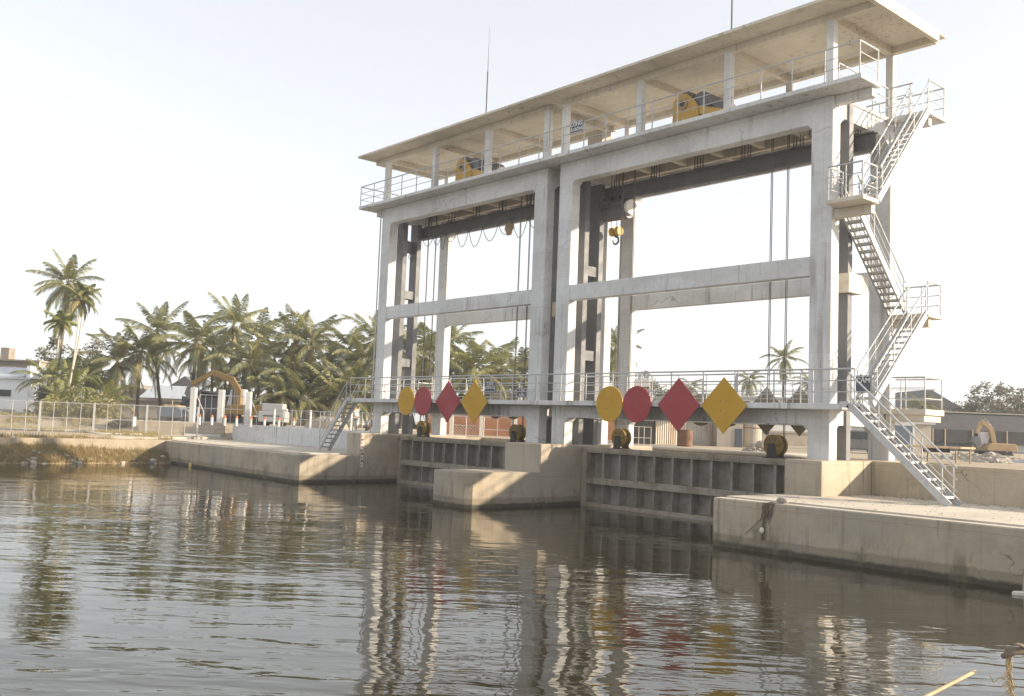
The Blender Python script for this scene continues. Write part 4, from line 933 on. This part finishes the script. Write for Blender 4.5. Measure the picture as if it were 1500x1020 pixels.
# ------------------------------------------------------------------ buildings
def house(name, label, px0, px1, py_eave, d, z0, depth, wall, roof, ridge=None, gable=False, openings=(), turn=0.0, cat='building'):
    """box house facing the river; px0..px1 its front; openings: (u0,u1,v0,v1) in fractions"""
    b = G((px0 + px1) / 2, d, z0); w = (px1 - px0) * d / CF; h = ZY((px0 + px1) / 2, py_eave, d) - z0
    t = thing(name, label, cat, b, YAW + turn)
    MB().box(-w / 2, w / 2, 0, depth, -.3, h).build('wall', wall, t, True)
    if ridge is not None:
        r = ridge; m = MB(); o = .25
        if gable: m.prism([(-w / 2 - o, h + .003), (w / 2 + o, h + .003), (0, h + r)], 'y', -o, depth + o)
        else: m.prism([(-o, h + .003), (depth + o, h + .003), (depth / 2, h + r), (depth / 2 - .1, h + r)], 'x', -w / 2 - o, w / 2 + o)
        m.build('roof', roof, t, True)
    else: MB().box(-w / 2 - .15, w / 2 + .15, -.3, depth + .15, h + .003, h + .16).build('roof', roof, t, True)
    for u0, u1, v0, v1 in openings:
        x0, x1, y0, y1 = -w / 2 + u0 * w, -w / 2 + u1 * w, v0 * h, v1 * h
        f = MB(); f.box(x0 - .06, x1 + .06, -.06, -.003, y0 - .06, y0); f.box(x0 - .06, x1 + .06, -.06, -.003, y1, y1 + .06); f.box(x0 - .06, x0, -.06, -.003, y0, y1); f.box(x1, x1 + .06, -.06, -.003, y0, y1)
        fo = f.build('window', 'white_paint', t, True); MB().box(x0, x1, -.02, -.004, y0, y1).build('pane', 'glass_dark', fo, True)
    return t, w, h
t, w, h = house('ruined_house', 'unfinished grey concrete house without a roof at the far left', -60, 52, 528, 92, 2.3, 8, 'old_concrete', 'old_concrete', None)
MB().box(w / 2 - 3.4, w / 2 - .1, -.5, -.003, h - 1.9, h - .5).build('parapet', 'old_concrete', t, True); MB().box(w / 2 - 4.0, w / 2 - 3.2, .3, 1.5, h + .16, h + 1.3).build('water_tank', 'old_concrete', t, True)
MB().tube([(w / 2 + .12, -.2, h - 2.6), (w / 2 + .12, -.2, h - .05), (w / 2 - .1, -.2, h + .05)], .07, 8).build('drain_pipe', 'white_paint', t, True)
MB().cyl((w / 2 - 2.0, -.75, h - .9), (w / 2 - 2.02, -.6, h - .95), .3, 16, .12).build('satellite_dish', 'white_paint', t, True)
t, w, h = house('white_house', 'white rendered house with a zinc lean-to roof at the left edge', -70, 37, 554, 84, 2.1, 6, 'house_white', 'corrugated_roof', None, openings=((.62, .78, .55, .72),))
m = MB(); m.prism([(0, h + .17), (0, h + .3), (3.2, h + 1.15), (3.2, h + 1.02)], 'x', -w / 2, w / 2 - .5); m.build('roof', 'corrugated_roof', t, True); m = MB(); m.box(w / 2 - .3, w / 2 + .02, .2, 6.0, h + .17, h + 1.25); m.build('parapet', 'house_white', t, True)
MB().box(w / 2 - 2.1, w / 2 - 1.0, -.4, -.003, h * .18, h * .23).build('door_canopy', 'grey_wall', t, True); MB().box(w / 2 - 2.0, w / 2 - 1.2, -.03, -.004, -.1, h * .17).build('door', 'zinc_roof', t, True)
house('farm_house', 'low house with a pale zinc roof behind the bright green palms', 205, 292, 584, 104, 2.4, 8, 'grey_wall', 'corrugated_roof', 1.5)
house('farm_house', 'grey gabled house rising behind the pale zinc roof', 244, 290, 570, 118, 2.4, 9, 'cream_wall', 'tarp_grey', 1.6, True)
house('farm_house', 'small cream house behind the dark coconut palm', 160, 218, 574, 108, 2.4, 7, 'cream_wall', 'old_concrete', .9, True)
house('farm_house', 'pale house glimpsed behind the low shaggy palms', 400, 520, 566, 116, 2.4, 7, 'white_wall', 'zinc_roof', 1.2)
house('yard_wall', 'long grey yard wall behind the palm trunks at the left', 178, 300, 588, 96, 2.4, .3, 'grey_wall', 'grey_wall', None, cat='wall')
# big dark tarpaulin roof, blue truck and generator
p = G(272, 76, 2.4); tr = thing('tarpaulin_shelter', 'dark grey tarpaulin shelter sloping down left of the gate pillars', 'shelter', p, YAW); k = 76 / CF
m = MB(); m.prism([((228 - 272) * k, .2), ((290 - 272) * k, 2.65), ((345 - 272) * k, 2.2), ((345 - 272) * k, 2.1), ((290 - 272) * k, 2.55), ((228 - 272) * k, .1)], 'y', 0, 6); m.build('canopy', 'tarp_grey', tr, True)
m = MB(); m.box((262 - 272) * k, (345 - 272) * k, .3, .36, -.1, 2.1); m.build('side_curtain', 'tarp_grey', tr, True)
m = MB()
for q in (250, 290, 343): m.cyl(((q - 272) * k, .1, -.1), ((q - 272) * k, .1, 2.55 - abs(q - 290) * .02), .05, 6)
m.build('pole', 'wood', tr, True)
p = G(251, 71.5, 2.44); bt = thing('covered_truck', 'blue tarpaulin-covered truck with a straw-topped load behind the fence', 'truck', p, YAW)
m = MB(); m.prism([(-1.1, .35), (.75, .35), (.75, .95), (.45, 1.15), (-1.0, 1.2), (-1.15, .8)], 'y', 0, 1.6); m.build('cargo_cover', 'tarp_blue', bt, True, bevel=.06)
m = MB(); m.prism([(.76, .3), (1.35, .3), (1.38, .7), (1.1, 1.05), (.76, 1.05)], 'y', .05, 1.55); cabo = m.build('cab', 'tarp_blue', bt, True, bevel=.05); m = MB(); m.box(.85, 1.1, .035, .049, .7, .98); m.build('window', 'glass_dark', cabo, True)
m = MB(); rd = random.Random(5)
for i in range(30): m.ball((rd.uniform(-.85, .4), rd.uniform(.2, 1.4), 1.2), .25, .3, .12, i, 1, .3)
m.build('straw_load', 'straw', bt, True)
for x in (-.7, 1.05):
    for y in (.02, 1.3): MB().cyl((x, y, .25), (x, y + .2, .25), .26, 16).build('wheel', 'dark_rubber', bt, True)
p = G(397, 67, 2.44); gn = thing('generator', 'pale boxy generator on a cart, beside the gate pillars', 'generator', p, YAW)
MB().box(-.95, .95, 0, 1.3, .35, 1.1).build('housing', 'zinc_roof', gn, True, bevel=.04); MB().box(-.75, .75, .1, 1.2, 1.102, 1.65).build('cover', 'zinc_roof', gn, True, bevel=.04)
MB().box(-.6, .6, -.02, -.003, .75, .82).build('vent', 'black_paint', gn, True); MB().box(.78, 1.03, .1, .35, 1.11, 1.3).build('exhaust', 'white_paint', gn, True)
for x in (-.6, .6):
    for y in (.05, 1.0): MB().cyl((x, y, .22), (x, y + .2, .22), .22, 14).build('wheel', 'dark_rubber', gn, True)
# ------------------------------------------------------------------ excavators
def excavator(label, px, d, z0, turn, paint, boom, arm, bucket, hs=1.0, group='excavators'):
    t = thing('excavator', label, 'excavator', G(px, d, z0), YAW + turn, group); t.scale = (hs,) * 3
    for y in (-1.1, .6):
        m = MB(); m.prism([(-1.5, .1), (-1.25, 0), (1.25, 0), (1.5, .1), (1.6, .4), (1.4, .68), (-1.4, .68), (-1.6, .4)], 'y', y, y + .5); tk = m.build('track', 'dark_rubber', t, True, bevel=.03)
        m = MB()
        for q in range(5): m.cyl((-1.2 + .6 * q, y - .03, .34), (-1.2 + .6 * q, y + .53, .34), .2, 12)
        m.build('track_roller', 'black_paint', tk, True)
    m = MB(); m.prism([(-1.9, .8), (1.2, .8), (1.2, 1.1), (.9, 1.55), (-1.7, 1.6), (-1.95, 1.2)], 'y', -1.2, 1.2); bd = m.build('body', paint, t, True, bevel=.05)
    MB().box(-1.5, 1.0, -1.215, -1.203, .86, 1.0).build('body_stripe', 'white_paint', bd, True)
    m = MB(); m.prism([(.1, 1.12), (1.25, 1.12), (1.45, 1.5), (1.2, 2.75), (.15, 2.75)], 'y', -1.18, -.2); cbn = m.build('cab', 'white_wall', t, True, bevel=.04)
    m = MB(); m.prism([(.25, 1.75), (1.22, 1.75), (1.08, 2.6), (.25, 2.6)], 'y', -1.192, -1.183); m.build('window', 'glass_dark', cbn, True); m = MB(); m.beam((1.42, -.7, 1.8), (1.235, -.7, 2.6), .8, .02, (0, 1, 0)); m.build('window', 'glass_dark', cbn, True)
    def limb(nm, pts, w, hw):
        m = MB(); top = []; bot = []
        for i, (x, z) in enumerate(pts):
            a = Vector(pts[max(i - 1, 0)]); b = Vector(pts[min(i + 1, len(pts) - 1)]); tv = (b - a).normalized(); nv = Vector((-tv.y, tv.x)); hh = hw[i]
            top.append((x + nv.x * hh, z + nv.y * hh)); bot.append((x - nv.x * hh, z - nv.y * hh))
        m.prism(top + bot[::-1], 'y', -w / 2, w / 2); return m.build(nm, paint, t, True, bevel=.02)
    limb('boom', boom, .38, [.2] + [.25] * (len(boom) - 2) + [.17]); limb('arm', arm, .34, [.24] + [.2] * (len(arm) - 2) + [.14])
    m = MB(); i = len(boom) // 2
    m.cyl((boom[0][0] + .5, -.15, boom[0][1] + .1), (boom[i][0] - .1, -.3, boom[i][1] - .3), .08, 8); m.cyl((boom[i][0], 0, boom[i][1] + .4), (arm[0][0] + .05, 0, arm[0][1] + .3), .07, 8); m.build('hydraulic_ram', 'grey_steel', t, True)
    x, z = bucket; m = MB(); m.prism([(x - .25, z + .1), (x + .25, z + .15), (x + .45, z - .5), (x + .1, z - .9), (x - .4, z - .65)], 'y', -.45, .45); m.build('bucket', 'grey_steel', t, True, bevel=.03)
    return t
excavator('yellow excavator with its boom arching over the white gate pillars', 357, 73, 2.4, math.pi, 'machine_yellow', [(.55, 1.3), (.55, 2.6), (1.1, 3.45), (2.4, 3.95)], [(1.5, 3.5), (2.6, 3.95), (4.2, 3.0)], (4.1, 2.75))
excavator('dusty tan excavator working before the black net shed at the right', 1455, 66, 2.2, math.pi, 'machine_tan', [(-.1, 1.3), (.1, 2.3), (.25, 3.0), (.75, 3.5), (1.25, 3.7)], [(1.0, 3.9), (1.35, 3.6), (1.75, 2.55)], (1.8, 2.1), .66)
# ------------------------------------------------------------------ yard seen through the bays
p = G(705, 66, 2.3); bw = thing('brick_wall', 'orange brick wall behind the farther bay', 'wall', p, YAW); k = 66 / CF
MB().box(-78 * k, 200 * k, 0, .25, -.3, 1.95).build('wall_body', 'brick_orange', bw, True); MB().box(-78.5 * k, 200 * k, -.04, .29, 1.952, 2.04).build('wall_coping', 'cream_wall', bw, True)
lg = thing('lattice_gate', 'white tubular gate with diamond lattice before the orange wall', 'gate', G(690, 58, 2.36), YAW); k = 58 / CF
for q in (-30, 14): MB().box(q * k - .1, q * k + .1, -.1, .1, -.1, 1.75).build('gate_post', 'white_paint', lg, True)
m = MB()
for zz in (.05, .75, 1.3): m.cyl((-27 * k, 0, zz), (12 * k, 0, zz), .025, 6)
for q in (-27, -8, 12): m.cyl((q * k, 0, .05), (q * k, 0, 1.3), .025, 6)
for q in range(9):
    x = (-27 + 39 * q / 8) * k; m.cyl((x, .0, .05), (min(x + .7, 12 * k), .0, .05 + min(.7, 12 * k - x)), .012, 4); m.cyl((x, .0, .05), (max(x - .7, -27 * k), .0, .05 + min(.7, x + 27 * k)), .012, 4)
m.build('gate_leaf', 'galvanised', lg, True)
lg2 = thing('panel_gate', 'plain tubular gate panel right of the lattice gate, before the orange wall', 'gate', G(726, 58, 2.36), YAW)
m = MB()
for zz in (.05, .55, 1.3): m.cyl((-18 * k, 0, zz), (22 * k, 0, zz), .025, 6)
for q in (-18, 2, 22): m.cyl((q * k, 0, .05), (q * k, 0, 1.3), .025, 6)
m.build('gate_leaf', 'galvanised', lg2, True); MB().box(23 * k, 31 * k, -.12, .12, -.1, 1.7).build('gate_post', 'white_paint', lg2, True)
ys = thing('railing_panel', 'small white railing panel on the yard edge behind the nearer bay', 'railing', G(940, 46, 2.4), YAW); k = 46 / CF
m = MB()
for zz in (.05, .5, 1.02): m.cyl((-14 * k, 0, zz), (13 * k, 0, zz), .013, 6)
for q in (-14, -5, 3, 13): m.cyl((q * k, 0, -.1), (q * k, 0, 1.02), .013, 6)
m.build('panel_frame', 'white_paint', ys, True)
def shed(label, px0, px1, py0, d, mat, depth=3.0, name='shed', z0=2.3, roof='zinc_roof'):
    return house(name, label, px0, px1, py0, d, z0, depth, mat, roof, None)
shed('dark open shed behind the small railing panel in the nearer bay', 922, 957, 612, 56, 'net_black')  # closed box, its black walls stand in for the shade inside the opening
shed('shed of pale streaked corrugated sheets in the nearer bay', 959, 1004, 610, 57, 'corrugated_pale')
shed('shed of rusty grey corrugated sheets right of the pale one', 1004, 1052, 614, 58, 'corrugated_zinc')
t, w, h = shed('grey concrete hut with a blue door in the nearer bay', 1050, 1088, 612, 57, 'grey_wall'); MB().box(w / 2 - 1.2 * .32 - .1, w / 2 - .05, -.03, -.004, 0, 1.25).build('door', 'sign_blue', t, True)
for px, d, r, h, lb in ((1003, 53, .42, 1.05, 'rusty upright drum before the corrugated sheds'), (1100, 58, .62, 2.6, 'tall grey cement silo left of the white warehouse')):
    p = G(px, d, 2.3); t = thing('silo' if r > .5 else 'drum', lb, 'silo' if r > .5 else 'drum', p); MB().cyl(p - Vector((0, 0, .1)), p + Vector((0, 0, h)), r, 24).build('shell', 'grey_wall' if r > .5 else 'rust', t)
    for zz in (.1, h * .5, h - .03): MB().cyl(p + Vector((0, 0, zz)), p + Vector((0, 0, zz + .05)), r + .02, 24).build('hoop', 'rust', t)
t, w, h = house('white_warehouse', 'long white warehouse with a low pale roof behind the nearer bay', 992, 1256, 584, 74, 2.3, 12, 'white_wall', 'zinc_roof', None, openings=[(.02 + .14 * i, .12 + .14 * i, .80, .93) for i in range(7)])
MB().box(-w / 2 - .1, w / 2 + .1, -.12, -.004, h * .30, h * .34).build('cornice', 'cream_wall', t, True); MB().box(-w / 2, w / 2, -.06, -.003, -.2, h * .29).build('plinth', 'cream_wall', t, True)
pp = thing('white_pipe', 'long white pipe lying across the ground behind the nearer gate', 'pipe', G(1000, 42, 2.5))
MB().tube([G(955, 47, 2.42), G(1000, 44, 2.44), (G(1060, 42, 2.44)), G(1110, 41, 2.44), G(1190, 40, 2.44)], .10, 10).build('pipe_body', 'pvc_pipe', pp, smooth=True)
def heap(name, label, px, d, z0, w, h, n, mat, seed, cat, dep=None):
    b = G(px, d, z0); rd = random.Random(seed); m = MB()
    for i in range(n):
        r = rd.random() ** .5; a = rd.uniform(0, 6.28); x, y = w * r * math.cos(a), (dep or w) * r * math.sin(a); q = b + Vector((.66 * x - .75 * y, .75 * x + .66 * y, 0)); s = rd.uniform(.08, .24)
        q.z += h * (1 - r) * rd.uniform(.6, 1); m.ball(tuple(q), s * 1.3, s, s * .8, i + seed * 99, 1, .35)
    o = m.build(name, mat); return tag(o, label, cat, None, 'stuff')
heap('rubble_heap', 'heap of pale broken concrete behind the nearer gate sheave', 1112, 46, 2.3, .75, .6, 160, 'rubble_pale', 3, 'rubble')
heap('rubble_heap', 'grey rubble spread along the wall top at the right', 1430, 46, 2.35, 3.2, .35, 420, 'rubble_pale', 4, 'rubble', 2.2)
heap('soil_heap', 'heap of dark soil before the tan excavator', 1452, 42, 2.35, .9, .55, 130, 'stone', 5, 'soil', .7)
b = G(478, 64, 2.4); m = MB(); m.ball((0, 0, 0), 1.9, 1.3, .95, 4, 3, .06); m.xf(Matrix.Translation(b)); tag(m.build('sand_heap', 'sand', None, smooth=True), 'rounded heap of pale sand behind the lower chain-link fence', 'sand heap', None, 'stuff')
# right side: net shed, gable house, hut, table, tarp
p = G(1440, 82, 2.3); k = 82 / CF; t = thing('net_shed', 'long shed draped in black shade net at the right', 'shed', p, YAW)
MB().box(-78 * k, 130 * k, 0, 6, -.3, 2.0).build('wall', 'tarp_grey', t, True)
m = MB(); m.prism([(-.5, 1.95), (3.5, 3.45), (3.5, 3.35), (-.5, 1.85)], 'x', -80 * k, 132 * k); m.box(-80 * k, 132 * k, -.56, -.5, .85, 1.95); m.build('net_canopy', 'net_black', t, True)
m = MB(); m.box(-58 * k, 132 * k, 3.5, 3.6, 2.4, 3.5); m.build('upper_wall', 'net_black', t, True); MB().box(-60 * k, 132 * k, 3.3, 3.8, 3.502, 3.6).build('ridge', 'cream_wall', t, True)
for i, q in enumerate((-78, -60, -20, 30, 68, 110)): MB().cyl((q * k, -.55, -.1), (q * k, -.55, 2.0), .06, 8).build('post', 'wood', t, True)
for q0, q1, mt in ((-68, -36, 'tarp_blue'), (42, 68, 'white_wall')): MB().box(q0 * k, q1 * k, -.04, -.003, .2, 1.2).build('tarpaulin_panel', mt, t, True)
house('gable_house', 'grey gabled house behind the rear railing at the right', 1318, 1408, 598, 118, 2.4, 10, 'white_wall', 'tarp_grey', 2.3, True)
t, w, h = house('site_hut', 'pale blue site hut behind the stair at the right', 1272, 1340, 612, 60, 2.3, 3, 'white_wall', 'zinc_roof', None); MB().box(-.6, 1.3, -.03, -.004, .2, h * .8).build('door', 'tarp_blue', t, True)
t, w, h = house('block_hut', 'low grey block hut between the stair and the net shed', 1336, 1364, 622, 62, 2.3, 3, 'grey_wall', 'zinc_roof', None)
t = thing('wooden_platform', 'rough plank platform on thin posts behind the stair at the right', 'platform', G(1385, 38, 2.4), YAW); k = 38 / CF
m = MB(); m.prism([(-70 * k, 0), (22 * k, 0), (54 * k, .55), (-60 * k, 1.4)], 'z', .62, .70); m.build('planks', 'wood', t, True)
for x, y in ((-60, .3), (17, .1), (44, .45), (-10, 1.0)): MB().cyl((x * k, y, -.2), (x * k, y, .62), .03, 6).build('leg', 'wood', t, True)
MB().box(-20 * k, 10 * k, .2, .9, .45, .6).build('hanging_sheet', 'net_black', t, True)
t = tag(MB().box(-1.2, 1.2, -.6, .6, 0, .16).xf(Matrix.Translation(G(1492, 44, 2.36)) @ Matrix.Rotation(YAW + .2, 4, 'Z')).build('folded_tarpaulin', 'tarp_blue', bevel=.06), 'blue tarpaulin folded on the rubble at the right edge', 'tarpaulin')
p = G(1266, 52, 2.3); t = thing('parked_car', 'dark car parked behind the right pier, seen under the walkway', 'car', p, YAW)
m = MB(); m.prism([(-1.6, .35), (1.6, .35), (1.65, .8), (.9, .9), (.5, 1.4), (-.9, 1.4), (-1.4, .9), (-1.65, .85)], 'y', 0, 1.6); bdy = m.build('body', 'grey_steel', t, True, bevel=.06); m = MB(); m.prism([(-1.2, .92), (.7, .92), (.42, 1.32), (-.85, 1.32)], 'y', -.012, -.003); m.build('window', 'glass_dark', bdy, True)
for x in (-1.05, 1.05):
    for y in (-.02, 1.42): MB().cyl((x, y, .32), (x, y + .2, .32), .32, 18).build('wheel', 'dark_rubber', t, True)
# ------------------------------------------------------------------ people on the far yard
def skin(name, chain, edges, mat, parent, sub=2):
    me = bpy.data.meshes.new(name); me.from_pydata([c[:3] for c in chain], edges, []); me.update(); me.materials.append(MATS[mat])
    o = bpy.data.objects.new(name, me); COL.objects.link(o); o.parent = parent
    s = o.modifiers.new('skin', 'SKIN'); s.use_smooth_shade = True
    for i, c in enumerate(chain): me.skin_vertices[0].data[i].radius = (c[3], c[4] if len(c) > 4 else c[3])
    me.skin_vertices[0].data[0].use_root = True
    d = o.modifiers.new('sub', 'SUBSURF'); d.levels = d.render_levels = sub
    return o
def person(label, px, d, z0, crouch, turn):
    t = thing('person', label, 'person', G(px, d, z0), YAW + turn)
    hz = .92 if not crouch else .42; bx = 0 if not crouch else .12; sz = hz + .48; hx = bx + (.04 if not crouch else .28)
    if crouch: sz = hz + .42
    ch = [(0, 0, hz, .13, .10), (bx * .5, 0, (hz + sz) / 2, .135, .10), (hx * .8, 0, sz, .13, .09), (hx, 0, sz + .1, .05), (hx + .02, 0, sz + .2, .085, .1), (hx + .02, 0, sz + .3, .08, .09)]
    ed = [(0, 1), (1, 2), (2, 3), (3, 4), (4, 5)]
    for s in (-1, 1):
        i = len(ch); ch += [(hx * .8, .18 * s, sz - .02, .055), (hx * .8 + .05, .24 * s, sz - .28, .043), (hx * .8 + (.18 if crouch else .12), .2 * s, sz - .52, .032), (hx * .8 + (.22 if crouch else .16), .19 * s, sz - .6, .035, .02)]
        ed += [(2, i), (i, i + 1), (i + 1, i + 2), (i + 2, i + 3)]
        j = len(ch); kx = .34 if crouch else .02
        ch += [(.02, .1 * s, hz - .05, .085), (kx, .12 * s, hz + .02 if crouch else .48, .062), (-.02 if crouch else -.01, .12 * s, .08, .045), (.14, .13 * s, .035, .04, .03)]
        ed += [(0, j), (j, j + 1), (j + 1, j + 2), (j + 2, j + 3)]
    skin('body', ch, ed, 'skin', t)
    sh = [(0, 0, hz + .02, .15, .115), (bx * .5, 0, (hz + sz) / 2, .155, .12), (hx * .8, 0, sz + .01, .14, .1)]; se = [(0, 1), (1, 2)]
    for s in (-1, 1):
        i = len(sh); sh += [(hx * .8, .185 * s, sz - .01, .07), (hx * .8 + .05, .245 * s, sz - .28, .06), (hx * .8 + .1, .21 * s, sz - .46, .048)]; se += [(2, i), (i, i + 1), (i + 1, i + 2)]
    skin('shirt', sh, se, 'cloth_white' if not crouch else 'cloth_grey', t)
    tp = [(0, 0, hz, .145, .11)]; te = []
    for s in (-1, 1):
        j = len(tp); kx = .34 if crouch else .02
        tp += [(.02, .1 * s, hz - .05, .1), (kx, .12 * s, hz + .02 if crouch else .48, .078), (-.01, .12 * s, .13, .062)]; te += [(0, j), (j, j + 1), (j + 1, j + 2)]
    skin('trousers', tp, te, 'cloth_grey' if not crouch else 'black_paint', t)
    m = MB(); m.cyl((hx + .02, 0, sz + .29), (hx + .02, 0, sz + .32), .23, 20, .2); m.cyl((hx + .02, 0, sz + .32), (hx + .02, 0, sz + .42), .12, 16, .09); m.build('hat', 'straw' if not crouch else 'cloth_white', t, True, smooth=True)
person('person in a white shirt and sun hat standing behind the lower fence', 519, 59.5, 2.42, False, 2.2)
person('person in grey crouching right of the standing one behind the lower fence', 536, 59.0, 2.42, True, .6)
# ------------------------------------------------------------------ haze
hm = bpy.data.materials.new('haze_air'); MATS['haze_air'] = hm; hm.use_nodes = True; nt = hm.node_tree; nt.nodes.clear()
o_ = N(nt, 'ShaderNodeOutputMaterial'); v_ = N(nt, 'ShaderNodeVolumePrincipled'); v_.inputs['Color'].default_value = (.88, .92, .98, 1); v_.inputs['Density'].default_value = HAZE; v_.inputs['Anisotropy'].default_value = .2
nt.links.new(v_.outputs[0], o_.inputs['Volume'])
if HAZE: tag(MB().box(-305, 225, -125, 255, -3.4, 27).build('haze', 'haze_air'), 'thin pale haze filling the air over river and yard', 'haze', None, 'stuff')
# ------------------------------------------------------------------ light, world, camera
SUN = Vector((1, .90, .4635)).normalized()
elev = math.asin(SUN.z); az = math.atan2(SUN.x, SUN.y)
w = bpy.data.worlds.new('World'); S.world = w; w.use_nodes = True; nt = w.node_tree; bgn = nt.nodes['Background']
sky = nt.nodes.new('ShaderNodeTexSky'); sky.sky_type = 'NISHITA'; sky.sun_disc = False; sky.sun_elevation = elev; sky.sun_rotation = az
sky.air_density = 1.0; sky.dust_density = .8; sky.ozone_density = 1.5; sky.altitude = 0
hs = nt.nodes.new('ShaderNodeHueSaturation'); hs.inputs['Saturation'].default_value = .32; hs.inputs['Value'].default_value = .27
nt.links.new(sky.outputs[0], hs.inputs['Color']); nt.links.new(mixc(nt, 1.0, hs.outputs[0], (.90, .905, .91), 'ADD'), bgn.inputs[0]); bgn.inputs[1].default_value = .12
sl = bpy.data.lights.new('sun', 'SUN'); sl.energy = 2.1; sl.angle = R_(1.2); sl.color = (1, .83, .62)
so = bpy.data.objects.new('sun', sl); COL.objects.link(so); so.rotation_euler = (-SUN).to_track_quat('-Z', 'Y').to_euler(); so.location = (60, 40, 40)
cam = bpy.data.cameras.new('camera'); co = bpy.data.objects.new('camera', cam); COL.objects.link(co)
cam.sensor_width = 36; cam.lens = CF / 1500 * 36; cam.clip_start = .1; cam.clip_end = 4000
co.matrix_world = Matrix.Translation(CP) @ Matrix((RT, UP, -FW)).transposed().to_4x4()
S.camera = co
S.view_settings.view_transform = 'Standard'; S.view_settings.look = 'None'; S.view_settings.exposure = 2.2; S.view_settings.gamma = 1.0
S.cycles.max_bounces = 6; S.cycles.diffuse_bounces = 3; S.cycles.glossy_bounces = 3; S.cycles.transmission_bounces = 3; S.cycles.transparent_max_bounces = 10
S.cycles.use_adaptive_sampling = True; S.cycles.use_denoising = True
try: S.cycles.denoiser = 'OPENIMAGEDENOISE'
except Exception: pass
